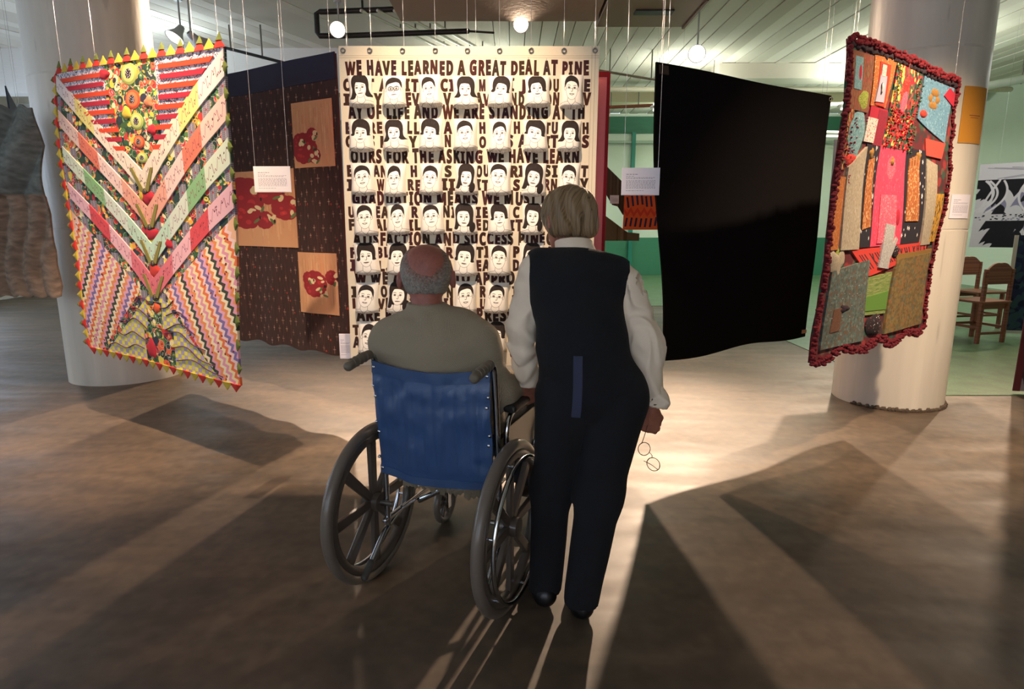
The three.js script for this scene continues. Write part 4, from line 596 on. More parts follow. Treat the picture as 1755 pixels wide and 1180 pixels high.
  const rp = flat('red_edge_quilt', 'dark quilt with a wine-red edge at the far right edge of the floor', [4.15, 1.7, -4.95], [5.2, 1.7, -4.6], [5.2, 0.03, -4.6], [4.15, 0.03, -4.95], cloth(speckle('#2c2226', ['#6a5a5a', '#40282c', '#8a7a7a'], 260, 9)));
  rp.patch('wine_edge', [[-0.01, 0], [0.035, 0], [0.035, 1], [-0.01, 1]], plain(0x5a1f24), 0.01, 1, 8);
}
function speckle(base, cols, n, sz) { return canvasTex(192, 192, (c, w, h) => { c.fillStyle = base; c.fillRect(0, 0, w, h); for (let i = 0; i < n; i++) { c.fillStyle = cols[(rnd() * cols.length) | 0]; c.beginPath(); c.ellipse(rnd() * w, rnd() * h, rr(0.3, 1.2) * sz, rr(0.3, 0.9) * sz, rnd() * 3, 0, 7); c.fill(); } }); }

/* ------------------------------------------------ printed placards */
const print = (seedN, head = 1) => canvasTex(256, 192, (c, w, h) => { c.fillStyle = '#e2e0ea'; c.fillRect(0, 0, w, h); c.fillStyle = 'rgba(70,70,90,0.75)'; const line = (y, x0, x1, t) => { let x = x0; while (x < x1) { const l = rr(6, 18); c.fillRect(x, y, Math.min(l, x1 - x), t); x += l + 5; } }; if (head) line(42, 28, 110, 4); line(56, 28, 80, 2.5); line(66, 28, 228, 2.5); line(73, 28, 210, 2.5); for (let y = 88; y < 150; y += 8) line(y, 28, 230, 2.5); line(162, 28, 150, 2.5); });
function placard(label, x, y, z, w, h, wire = true, turn = 0, back = null) {
  const t = thing('placard', label, 'placard', [x, y, z], turn);
  part('card', box(w, h, 0.004), M.paper, t);
  part('printed_text', new THREE.BoxGeometry(w * 0.98, h * 0.96, 0.001).translate(0, 0, 0.0028), mat(0xffffff, 0.7, { map: print(1) }), t);
  if (wire) for (const s of [-1, 1]) part('hanging_wire', rod([s * w * 0.45, h * 0.47, 0], [s * w * 0.45, CEIL - y, 0], 0.0011, 0.0011, 6), M.wire, t);
}
placard('white printed placard hanging in front of the brown quilt', -1.5, 1.655, -4.0, 0.232, 0.158, true, -0.02);
placard('white printed placard hanging at the left edge of the black quilt back', 0.725, 1.616, -3.6, 0.214, 0.15);
placard('small white placard pinned at the lower right corner of the brown quilt', -1.085, 0.6, -3.95, 0.075, 0.165, false);
placard('tiny white card on the brown cut-out textile', 1.5, 1.735, -9.3, 0.13, 0.12, false);
/* papers stuck on the right column: bent to its curve */
function bent(name, label, category, a0, a1, y0, y1, m) { const r = 0.394; return solo(name, slab((s, t, o) => { const a = lerp(a0, a1, s); return V(3.03 + (r + o) * Math.sin(a), lerp(y1, y0, t), -4.84 + (r + o) * Math.cos(a)); }, 8, 2, 0, 0.002), m, label, category); }
bent('yellow_paper', 'yellow paper sheet taped on the right column', 'paper', 0.1, 0.72, 1.93, 2.3, cloth(canvasTex(128, 192, (c, w, h) => { c.fillStyle = '#c98a2a'; c.fillRect(0, 0, w, h); c.fillStyle = 'rgba(120,60,40,0.8)'; c.fillRect(34, 96, 60, 3); c.fillRect(40, 104, 44, 2); })));
bent('column_card', 'cream printed card on the right column below the yellow paper', 'card', 0.12, 0.62, 1.42, 1.585, mat(0xffffff, 0.7, { map: print(2) }));
/* ------------------------------------------------ wheelchair */
const CH = { p: [-0.275, 0, -2.165], a: -21 * Math.PI / 180 };
const chairToWorld = (x, y, z) => { const v = V(x, y, z).applyAxisAngle(V(0, 1, 0), CH.a); return [v.x + CH.p[0], v.y, v.z + CH.p[2]]; };
const vinylBlue = new THREE.MeshPhysicalMaterial({ color: 0x34507a, roughness: 0.27, bumpMap: grain, bumpScale: 0.0006, side: THREE.DoubleSide });
{
  const t = thing('wheelchair', 'folding wheelchair with navy vinyl back, grey moulded wheels and chrome frame', 'wheelchair', CH.p, CH.a);
  const tyreM = mat(0x685e54, 0.3), wheelM = mat(0x544b43, 0.3, { metalness: 0.15 });
  const turnX = (g, x, y, z) => { g.rotateY(Math.PI / 2); g.translate(x, y, z); return g; };
  const spoke = (r0, r1, w0, w1, th, a, x, y, z) => { const s = new THREE.Shape([[r0, -w0], [r1, -w1], [r1, w1], [r0, w0]].map((p) => new THREE.Vector2(...p))), g = new THREE.ExtrudeGeometry(s, { depth: th, bevelEnabled: true, bevelSize: 0.004, bevelThickness: 0.004, bevelSegments: 2 }); g.translate(0, 0, -th / 2); g.rotateZ(a); return turnX(g, x, y, z); };
  const R = 0.314;
  for (const s of [-1, 1]) {
    const x = s * 0.287, tyre = new THREE.TorusGeometry(R - 0.021, 0.021, 16, 72);
    const w = part('rear_wheel', turnX(tyre, x, R, 0), tyreM, t);
    const rim = new THREE.LatheGeometry([[0.25, -0.016], [0.276, -0.018], [0.28, 0], [0.276, 0.018], [0.25, 0.016], [0.244, 0], [0.25, -0.016]].map((p) => new THREE.Vector2(...p)), 64); rim.rotateX(Math.PI / 2); part('rim', turnX(rim, x, R, 0), wheelM, w);
    for (let k = 0; k < 8; k++) part('spoke', spoke(0.03, 0.256, 0.012, 0.017, 0.012, k * Math.PI / 4, x, R, 0), wheelM, w);
    part('hub', rod([x - 0.034, R, 0], [x + 0.034, R, 0], 0.036, 0.036, 24), wheelM, w);
    part('hand_rim', turnX(new THREE.TorusGeometry(0.257, 0.0085, 10, 72), x + s * 0.042, R, 0), M.chrome, w);
    for (let k = 0; k < 6; k++) { const a = k * 1.047 + 0.3; part('rim_tab', rod([x + s * 0.012, R + 0.26 * Math.sin(a), 0.26 * Math.cos(a)], [x + s * 0.042, R + 0.257 * Math.sin(a), 0.257 * Math.cos(a)], 0.005), M.chrome, w); }
    const c = part('caster_wheel', turnX(new THREE.TorusGeometry(0.084, 0.016, 12, 40), s * 0.235, 0.1, -0.5), tyreM, t);
    for (let k = 0; k < 6; k++) part('spoke', spoke(0.012, 0.074, 0.006, 0.007, 0.01, k * 1.047, s * 0.235, 0.1, -0.5), wheelM, c);
    part('hub', rod([s * 0.235 - 0.024, 0.1, -0.5], [s * 0.235 + 0.024, 0.1, -0.5], 0.02), wheelM, c);
    part('caster_fork', [rod([s * 0.235, 0.225, -0.46], [s * 0.235, 0.28, -0.46], 0.016), box(0.066, 0.012, 0.05, s * 0.235, 0.222, -0.465), box(0.006, 0.14, 0.028, s * 0.235 + 0.03, 0.155, -0.485), box(0.006, 0.14, 0.028, s * 0.235 - 0.03, 0.155, -0.485)], M.chrome, t);
    part('back_post', tube([[s * 0.238, 0.2, -0.02], [s * 0.238, 0.5, -0.012], [s * 0.238, 0.86, 0.022], [s * 0.238, 0.905, 0.034], [s * 0.238, 0.915, 0.075], [s * 0.238, 0.912, 0.11]], 0.0115, 40), M.chrome, t);
    part('push_grip', [tube([[s * 0.238, 0.916, 0.062], [s * 0.238, 0.912, 0.11], [s * 0.238, 0.9, 0.185]], 0.0175, 16, 14), ...[0.09, 0.115, 0.14, 0.165].map((z) => { const g = new THREE.TorusGeometry(0.0172, 0.0022, 6, 18); g.translate(s * 0.238, 0.914 - (z - 0.08) * 0.1, z); return g; })], M.grip, t);
    part('side_frame', tube([[s * 0.238, 0.24, 0.0], [s * 0.238, 0.235, -0.3], [s * 0.238, 0.24, -0.44], [s * 0.238, 0.3, -0.475], [s * 0.238, 0.46, -0.475], [s * 0.238, 0.5, -0.44], [s * 0.238, 0.5, -0.012]], 0.0115, 70), M.chrome, t);
    part('tipping_lever', tube([[s * 0.238, 0.24, -0.12], [s * 0.238, 0.2, 0.0], [s * 0.236, 0.11, 0.12]], 0.0115, 20), M.chrome, t);
    part('lever_tip', tube([[s * 0.236, 0.12, 0.11], [s * 0.236, 0.085, 0.155]], 0.0145, 4), M.rubber, t);
    part('armrest_tube', tube([[s * 0.252, 0.5, -0.06], [s * 0.252, 0.66, -0.06], [s * 0.252, 0.7, -0.1], [s * 0.252, 0.7, -0.34], [s * 0.252, 0.66, -0.38], [s * 0.252, 0.5, -0.38]], 0.0105, 50), M.chrome, t);
    part('armrest_pad', box(0.052, 0.03, 0.28, s * 0.252, 0.722, -0.22, 0.013), M.dark, t);
    part('side_guard', box(0.004, 0.15, 0.3, s * 0.252, 0.58, -0.22), M.steel, t);
    part('footrest_tube', tube([[s * 0.238, 0.44, -0.475], [s * 0.21, 0.4, -0.56], [s * 0.19, 0.14, -0.66]], 0.0105, 20), M.chrome, t);
    part('foot_plate', box(0.15, 0.012, 0.16, s * 0.115, 0.125, -0.72, 0.005), M.greyPlastic, t);
    part('brake_lever', tube([[s * 0.255, 0.48, -0.33], [s * 0.265, 0.55, -0.36], [s * 0.268, 0.6, -0.42]], 0.006, 12), M.chrome, t);
    part('frame_bolt', [0.52, 0.66, 0.8].map((y) => { const g = new THREE.SphereGeometry(0.0065, 10, 6); g.translate(s * 0.228, y, 0.034 + (y - 0.5) * 0.06); return g; }), M.chrome, t);
  }
  part('cross_brace', rod([-0.22, 0.225, -0.235], [0.2, 0.478, -0.235], 0.0125), M.chrome, t); part('cross_brace', rod([0.22, 0.225, -0.205], [-0.2, 0.478, -0.205], 0.0125), M.chrome, t);
  part('axle', rod([-0.29, R, 0], [-0.2, R, 0], 0.01), M.steel, t); part('axle', rod([0.2, R, 0], [0.29, R, 0], 0.01), M.steel, t);
  const back = (s, u, o) => { const y = lerp(0.895, 0.452, u) + (u < 0.5 ? -0.022 * Math.sin(Math.PI * s) * (1 - 2 * u) : 0.018 * (2 * u - 1) * Math.sin(Math.PI * s) * -1), x = (s - 0.5) * 0.462, p = Math.sin(Math.PI * s); return V(x, y, 0.036 - 0.03 * u + 0.03 * p * (0.6 + 0.4 * Math.sin(Math.PI * u)) + (u > 0.13 && u < 0.9 ? 0.006 * Math.abs(Math.sin(s * Math.PI * 11)) * Math.sin(Math.PI * clamp((u - 0.13) / 0.77, 0, 1)) ** 0.3 : 0) + 0.034 * fbm(s * 5 + 0.4 * u, u * 5, 4, 3) + o); };
  const b = part('back_upholstery', slab(back, 88, 40, -0.006, 0, (s, u) => [s * 3, u * 3]), vinylBlue, t);
  part('hem_welt', slab((s, u, o) => back(s, u * 0.1, o + 0.0035), 40, 3, -0.003, 0, (s, u) => [s * 3, u]), vinylBlue, b); part('hem_welt', slab((s, u, o) => back(s, 0.93 + u * 0.07, o + 0.0035), 40, 3, -0.003, 0, (s, u) => [s * 3, u]), vinylBlue, b);
  for (const s of [0.022, 0.978]) for (const u of [0.05, 0.3, 0.62, 0.95]) { const p = back(s, u, 0.004), g = new THREE.SphereGeometry(0.0065, 10, 6); g.scale(1, 1, 0.6); g.translate(p.x, p.y, p.z); part('screw', g, M.chrome, b); }
  part('seat_sling', slab((s, u, o) => V((s - 0.5) * 0.46, 0.495 - 0.02 * Math.sin(Math.PI * s) + o, -0.02 - u * 0.44), 12, 4, -0.006, 0), vinylBlue, t);
  /* woolly seat pad */
  const pad = thing('sheepskin_pad', 'cream woolly pad on the wheelchair seat, its fringe showing under the navy back', 'seat pad', CH.p, CH.a), padM = mat(0xb8a88c, 0.95, { bumpMap: wool, bumpScale: 0.004 });
  part('pad_top', slab((s, u, o) => V((s - 0.5) * 0.4, 0.515 - 0.018 * Math.sin(Math.PI * s) + o + 0.008 * fbm(s * 20, u * 20), -0.03 - u * 0.42), 24, 24, -0.012, 0.01), padM, pad);
  const tuft = []; for (let i = 0; i < 420; i++) { const s = rr(-0.17, 0.18), y = rr(0.405, 0.505), r = rr(0.006, 0.011), g = new THREE.IcosahedronGeometry(r, 0); g.scale(0.8, rr(1, 1.8), 0.8); g.rotateZ(rr(-0.5, 0.5)); g.translate(s, y - 0.012 * Math.cos(s * 7) * (y < 0.46 ? 1 : 0), -0.01 + rr(-0.014, 0.01)); tuft.push(g); }
  part('wool_fringe', tuft, padM, pad).userData.kind = 'stuff';
}
/* ------------------------------------------------ people */
const skinTex = dataTex(128, (u, v) => { const k = 0.9 + 0.25 * (fbm(u * 14, v * 14, 71) - 0.5) + 0.08 * (hash((u * 128) | 0, (v * 128) | 0, 6) - 0.5); return [k, k * 0.97, k * 0.95]; }, true, [3, 3]);
M.eye = mat(0xd8d2c8, 0.3); M.iris = mat(0x2a211b, 0.2);
const skin = (hex) => new THREE.MeshPhysicalMaterial({ color: hex, roughness: 0.55, map: skinTex, side: THREE.DoubleSide });
const knit = (hex, s = 0.003) => mat(hex, 0.95, { bumpMap: wool, bumpScale: s });
/* head facing -z, origin between the ears, about 0.23 high */
const headSDF = (w = 1) => {
  const skull = join(0.03, ell([0, 0.03, 0.012], [0.077 * w, 0.088, 0.096]), ell([0, -0.035, -0.025], [0.062 * w, 0.08, 0.068]), ell([0, -0.095, -0.062], [0.03 * w, 0.022, 0.024]), ell([0, -0.01, 0.03], [0.068 * w, 0.075, 0.07]));
  const feat = join(0.012, cap([0, 0.012, -0.088], [0, -0.03, -0.112], 0.009, 0.014), ell([0, -0.034, -0.104], [0.019, 0.01, 0.012]), cap([-0.034, 0.032, -0.076], [0.034, 0.032, -0.076], 0.011), ell([0, -0.064, -0.088], [0.024, 0.006, 0.011]), ell([0, -0.074, -0.086], [0.021, 0.006, 0.011]));
  const ears = (x, y, z) => { const s = Math.abs(x); const q = ell([0.087 * w, -0.016, 0.012], [0.014, 0.038, 0.024])(s, y, z); return smax(q, -ell([0.1 * w, -0.014, 0.006], [0.008, 0.022, 0.013])(s, y, z), 0.006); };
  const sockets = (x, y, z) => ell([0.031, 0.01, -0.096], [0.017, 0.009, 0.014])(Math.abs(x), y, z);
  return (x, y, z) => smin(smax(smin(skull(x, y, z), feat(x, y, z), 0.014), -sockets(x, y, z), 0.012), ears(x, y, z), 0.01);
};
/* hand hanging along -y from the wrist, back of the hand towards +z, thumb on the +x side times side */
function handSDF(side, curl, spread = 1) {
  const P = [], k0 = [0.026, 0.009, -0.009, -0.026], len = [0.07, 0.078, 0.072, 0.056], kn = [-0.083, -0.087, -0.083, -0.076];
  for (let i = 0; i < 4; i++) {
    let p = [side * k0[i] * spread, kn[i], 0.004 - 0.002 * Math.abs(i - 1)], a = 0;
    P.push(cap([side * k0[i] * 0.55, -0.008, 0], p, 0.0135, 0.0115));
    [0.45, 0.31, 0.24].forEach((f, j) => { a += curl[i][j]; const l = len[i] * f, q = [p[0] + side * 0.0012, p[1] - l * Math.cos(a), p[2] - l * Math.sin(a)]; P.push(cap(p, q, 0.0098 - j * 0.001, 0.0092 - j * 0.0012)); p = q; });
  }
  const palm = join(0.012, ...P.filter((_, i) => i % 4 === 0), ell([0, -0.045, -0.004], [0.036, 0.044, 0.014]));
  const fingers = P.filter((_, i) => i % 4);
  const th = join(0.006, cap([side * 0.024, -0.022, -0.006], [side * 0.046, -0.052, -0.018], 0.0145, 0.011), cap([side * 0.046, -0.052, -0.018], [side * 0.044, -0.082, -0.028], 0.0108, 0.0096), cap([side * 0.044, -0.082, -0.028], [side * 0.034, -0.104, -0.034], 0.0096, 0.008));
  const wrist = cap([0, 0.04, 0], [0, -0.012, 0], 0.025, 0.024);
  return (x, y, z) => { let d = smin(palm(x, y, z), wrist(x, y, z), 0.016); d = smin(d, th(x, y, z), 0.01); for (const f of fingers) d = smin(d, f(x, y, z), 0.004); return d; };
}
const bodyGeo = (list) => mergeGeometries(list.map((g) => g.toNonIndexed()));
const shifted = (g, b) => { g.translate(-b[0], -b[1], -b[2]); return g; };
function figure(name, label, base) { return thing(name, label, 'person', base); }
function surfZ(f, x, y, z0, z1) { let z = z0; for (let i = 0; i < 200 && f(x, y, z) > 0.0006 && z > z1; i++) z -= Math.max(0.0008, f(x, y, z) * 0.7); return z; }

/* --- the woman standing on the right, bending to read --- */
{
  const base = [0.2, 0, -2.08], t = figure('person', 'standing person with short ash-blond hair in white shirt and dark navy vest, holding glasses', base), put = (n, f, mn, mx, c, m, l) => part(n, shifted(meshSDF(f, mn, mx, c), base), m, t, l);
  const hp = [0.212, 1.392, -2.425], he = [-0.2, 0.42, -0.08], head = moved(headSDF(), hp, he);
  const pelvis = ell([0.283, 0.80, -2.115], [0.178, 0.135, 0.125]), waist = ell([0.25, 0.96, -2.17], [0.15, 0.16, 0.112]), chest = ell([0.238, 1.12, -2.245], [0.158, 0.15, 0.118]), sh = cap([0.105, 1.222, -2.29], [0.375, 1.195, -2.25], 0.056);
  const torso = join(0.06, pelvis, waist, chest, sh);
  const legs = (g) => { const L = join(0.05, cap([0.195, 0.78, -2.11], [0.147, 0.44, -2.125], 0.1 + g, 0.058 + g * 1.1), cap([0.147, 0.44, -2.125], [0.122, 0.06, -2.085], 0.058 + g * 1.1, 0.036 + g * 1.9)), Rr = join(0.05, cap([0.36, 0.77, -2.1], [0.31, 0.44, -2.06], 0.108 + g, 0.064 + g * 1.2), cap([0.31, 0.44, -2.06], [0.25, 0.06, -2.005], 0.064 + g * 1.2, 0.038 + g * 2)); return (x, y, z) => smin(L(x, y, z), Rr(x, y, z), 0.012); };
  const aL = [[0.08, 1.205, -2.285], [0.032, 0.99, -2.262], [0.062, 0.795, -2.275]], aR = [[0.402, 1.175, -2.245], [0.487, 0.955, -2.185], [0.497, 0.74, -2.15]];
  const armF = (a, r, k = 0.03) => join(k, cap(a[0], a[1], r[0], r[1]), cap(a[1], a[2], r[1], r[2]));
  const neck = cap([0.24, 1.24, -2.31], [0.218, 1.35, -2.405], 0.052, 0.05);
  const feet = join(0.02, cap([0.12, 0.05, -2.08], [0.095, 0.035, -2.2], 0.035, 0.03), cap([0.25, 0.05, -2.0], [0.26, 0.035, -2.14], 0.035, 0.03));
  const handR = moved(handSDF(1, [[0.75, 1.1, 0.7], [1.15, 1.35, 0.8], [1.2, 1.35, 0.8], [1.2, 1.3, 0.8]]), [0.502, 0.728, -2.148], [0.12, 0.2, 0.06]);
  const handL = moved(handSDF(-1, [[0.9, 0.5, 0.3], [0.95, 0.5, 0.3], [1.0, 0.5, 0.3], [1.0, 0.5, 0.3]]), [0.062, 0.79, -2.278], [0.35, 0.1, 0.12]);
  const body = join(0.03, torso, neck, armF(aL, [0.042, 0.034, 0.024]), armF(aR, [0.042, 0.034, 0.024]), legs(0), feet);
  const bodyIn = (x, y, z) => smin(body(x, y, z) + 0.006, head(x, y, z), 0.012);
  const sk = skin(0xb57660);
  part('body', shifted(bodyGeo([meshSDF(bodyIn, [-0.05, -0.01, -2.62], [0.62, 1.56, -1.9], 0.011), meshSDF(handR, [0.41, 0.58, -2.25], [0.6, 0.78, -2.05], 0.0036), meshSDF(handL, [-0.04, 0.64, -2.42], [0.16, 0.84, -2.19], 0.0036)]), base), sk, t);
  for (const s of [-1, 1]) { const e = V(s * 0.031, 0.011, -0.0735).applyEuler(new THREE.Euler(...he, 'YXZ')), g = new THREE.SphereGeometry(0.0115, 14, 10); g.translate(hp[0] + e.x, hp[1] + e.y, hp[2] + e.z); const q = part('eye', shifted(g, base), M.eye, t), f = V(0, -0.08, -1).applyEuler(new THREE.Euler(...he, 'YXZ')).multiplyScalar(0.0068), i = new THREE.SphereGeometry(0.0058, 12, 8); i.translate(hp[0] + e.x + f.x, hp[1] + e.y + f.y, hp[2] + e.z + f.z); part('iris', shifted(i, base), M.iris, q); }
  /* hair: a short bob in separate locks */
  const hairL = (x, y, z) => {
    let d = smin(ell([0, 0.034, 0.014], [0.1, 0.1, 0.115])(x, y, z), ell([0, -0.028, 0.05], [0.093, 0.07, 0.074])(x, y, z), 0.03);
    const a = Math.atan2(x, z + 0.02); d += 0.008 * Math.sin(a * 17 + y * 24 + 3 * noise(a * 3, y * 20, 2)) * sstep(0.13, 0.02, y) + 0.005 * (noise(a * 9, y * 22, 5) - 0.5);
    d = smax(d, -ell([0, -0.045, -0.125], [0.07, 0.105, 0.09])(x, y, z), 0.012);
    return smax(d, -(y + 0.078 - 0.02 * Math.abs(x) / 0.1 + 0.012 * noise(a * 14, 1, 3)), 0.01);
  };
  const hairTex = dataTex(256, (u, v) => { const k = 0.5 + 1.0 * fbm(u * 110, v * 6, 81, 3); return [k, k * 0.98, k * 0.95]; }, true, [4, 2]);
  put('hair', moved(hairL, hp, he), [0.05, 1.24, -2.6], [0.38, 1.56, -2.24], 0.0042, mat(0x8d7658, 0.62, { map: hairTex, bumpMap: hairTex, bumpScale: 0.003 }));
  /* white shirt: sleeves, yoke and collar */
  const fold = (x, y, z, s) => 0.014 * (noise(x * 22, y * 30 + x * 20, z * 22 + s) - 0.5) + 0.011 * Math.sin(y * 55 + x * 30 + 26 * noise(x * 9, y * 6, z * 9)) * noise(x * 9, y * 8, s);
  const slL = armF(aL, [0.058, 0.05, 0.04]), slR = armF(aR, [0.06, 0.058, 0.046]);
  const shirt = (x, y, z) => { const s = smin(smin(slL(x, y, z), slR(x, y, z), 0.02), Math.max(torso(x, y, z) - 0.004, 0.9 - y), 0.03) + fold(x, y, z, 2) * sstep(0.004, 0.035, torso(x, y, z)); const cut = Math.max(0.775 - y, x > 0.44 ? 0.748 - y : -1); return smax(s, Math.max(cut, (x - 0.24) ** 2 + (z + 2.32) ** 2 < 0.0046 && y > 1.2 ? 0.02 : -1), 0.006); };
  const linen = mat(0xe6d4bc, 0.85, { bumpMap: weaveBig, bumpScale: 0.0006 });
  put('shirt', shirt, [-0.06, 0.72, -2.46], [0.6, 1.33, -2.02], 0.0085, linen);
  const cuff = cap([0.5, 0.775, -2.155], [0.512, 0.735, -2.148], 0.046, 0.056), cuffIn = cap([0.5, 0.79, -2.155], [0.512, 0.71, -2.148], 0.036, 0.046);
  put('cuff', (x, y, z) => smax(smax(cuff(x, y, z) + fold(x, y, z, 5), -cuffIn(x, y, z), 0.004), 0.742 - y - (x - 0.5) * 0.25, 0.004), [0.42, 0.68, -2.25], [0.6, 0.84, -2.06], 0.005, linen);
  const ca = [0.24, 1.255, -2.315], cb = [0.228, 1.318, -2.365], cO = cap(ca, cb, 0.078, 0.068), cI = cap(ca, cb, 0.062, 0.058);
  put('collar', (x, y, z) => smax(smax(cO(x, y, z), -cI(x, y, z), 0.006), Math.max((y - 1.318) + (z + 2.37) * -0.2, 1.235 - y), 0.006), [0.13, 1.2, -2.48], [0.35, 1.36, -2.22], 0.0055, linen);
  /* dark vest */
  const hole = (a, o) => cap([a[0][0] + o, a[0][1] + 0.01, a[0][2]], [a[0][0] + o * 1.2, a[0][1] - 0.1, a[0][2] + 0.01], 0.062, 0.055);
  const hL = hole(aL, -0.048), hR = hole(aR, 0.05), nk = cap([0.24, 1.28, -2.33], [0.235, 1.4, -2.42], 0.07, 0.09);
  const vestF = (x, y, z) => { let d = torso(x, y, z) - 0.017 + 0.004 * (noise(x * 14, y * 14, z * 14) - 0.5); d = smax(d, -hL(x, y, z), 0.012); d = smax(d, -hR(x, y, z), 0.012); d = smax(d, -nk(x, y, z), 0.012); return smax(d, 0.715 - y, 0.008); };
  put('vest', vestF, [0.0, 0.68, -2.46], [0.52, 1.32, -1.93], 0.008, knit(0x090b11, 0.0022));
  part('back_strap', shifted(slab((s, u, o) => { const y = lerp(0.945, 0.745, u), x = lerp(0.222, 0.214, u) + (s - 0.5) * 0.03; return V(x, y, surfZ(vestF, x, y, -1.9, -2.3) + 0.004 + o); }, 4, 24, -0.003, 0.002), base), plain(0x353b54), t, 'slate blue strap hanging down the back of the vest');
  /* trousers and shoes */
  const tr = (x, y, z) => { const p = smax(pelvis(x, y, z) - 0.012, y - 0.88, 0.01), l = legs(0.013)(x, y, z); return smax(smin(p, l, 0.03) + 0.006 * (noise(x * 16, y * 9, z * 16) - 0.5), 0.045 - y, 0.006); };
  put('trousers', tr, [0.02, 0.02, -2.3], [0.52, 0.92, -1.9], 0.0095, knit(0x0b0c12, 0.0012));
  const shoe = (h, q) => { const f = join(0.03, cap([h[0], 0.045, h[2]], [lerp(h[0], q[0], 0.5), 0.042, lerp(h[2], q[2], 0.5)], 0.043, 0.04), cap([lerp(h[0], q[0], 0.5), 0.04, lerp(h[2], q[2], 0.5)], q, 0.042, 0.036)); return (x, y, z) => smax(f(x, y, z), 0.002 - y, 0.004); };
  const leather = mat(0x121113, 0.38);
  put('shoe', shoe([0.122, 0.04, -2.055], [0.088, 0.034, -2.25]), [0.02, -0.005, -2.32], [0.2, 0.12, -1.98], 0.006, leather);
  put('shoe', shoe([0.25, 0.04, -1.985], [0.262, 0.034, -2.19]), [0.18, -0.005, -2.26], [0.34, 0.12, -1.9], 0.006, leather);
  /* glasses held by one temple */
  const g = thing('eyeglasses', 'thin wire-rimmed glasses dangling from the standing person\'s right hand', 'glasses', [0.487, 0.6, -2.11]), wireM = mat(0x6a5238, 0.3, { metalness: 0.8 }), lensM = new THREE.MeshPhysicalMaterial({ color: 0xffffff, roughness: 0.02, transmission: 1, thickness: 0 });
  const lens = (x, y, z, ry) => { const r = new THREE.TorusGeometry(0.0225, 0.0014, 8, 36), d = new THREE.CylinderGeometry(0.0222, 0.0222, 0.0014, 32); d.rotateX(Math.PI / 2); for (const q of [r, d]) { q.scale(1, 1.12, 1); q.rotateZ(0.5); q.rotateY(ry); q.translate(x, y, z); } part('rim', r, wireM, g); part('lens', d, lensM, g); };
  lens(-0.012, -0.012, 0, 0.2); lens(0.022, -0.068, 0.006, -0.35);
  part('bridge', tube([[0.008, -0.026, 0.001], [0.0155, -0.034, 0.004], [0.016, -0.045, 0.004]], 0.0013, 10, 6), wireM, g);
  part('temple', tube([[-0.022, 0.008, 0], [-0.012, 0.03, -0.01], [0.004, 0.07, -0.03]], 0.0014, 10, 6), wireM, g); part('temple', tube([[0.038, -0.088, 0.006], [0.02, -0.078, -0.014], [-0.004, -0.07, -0.03]], 0.0014, 10, 6), wireM, g);
}
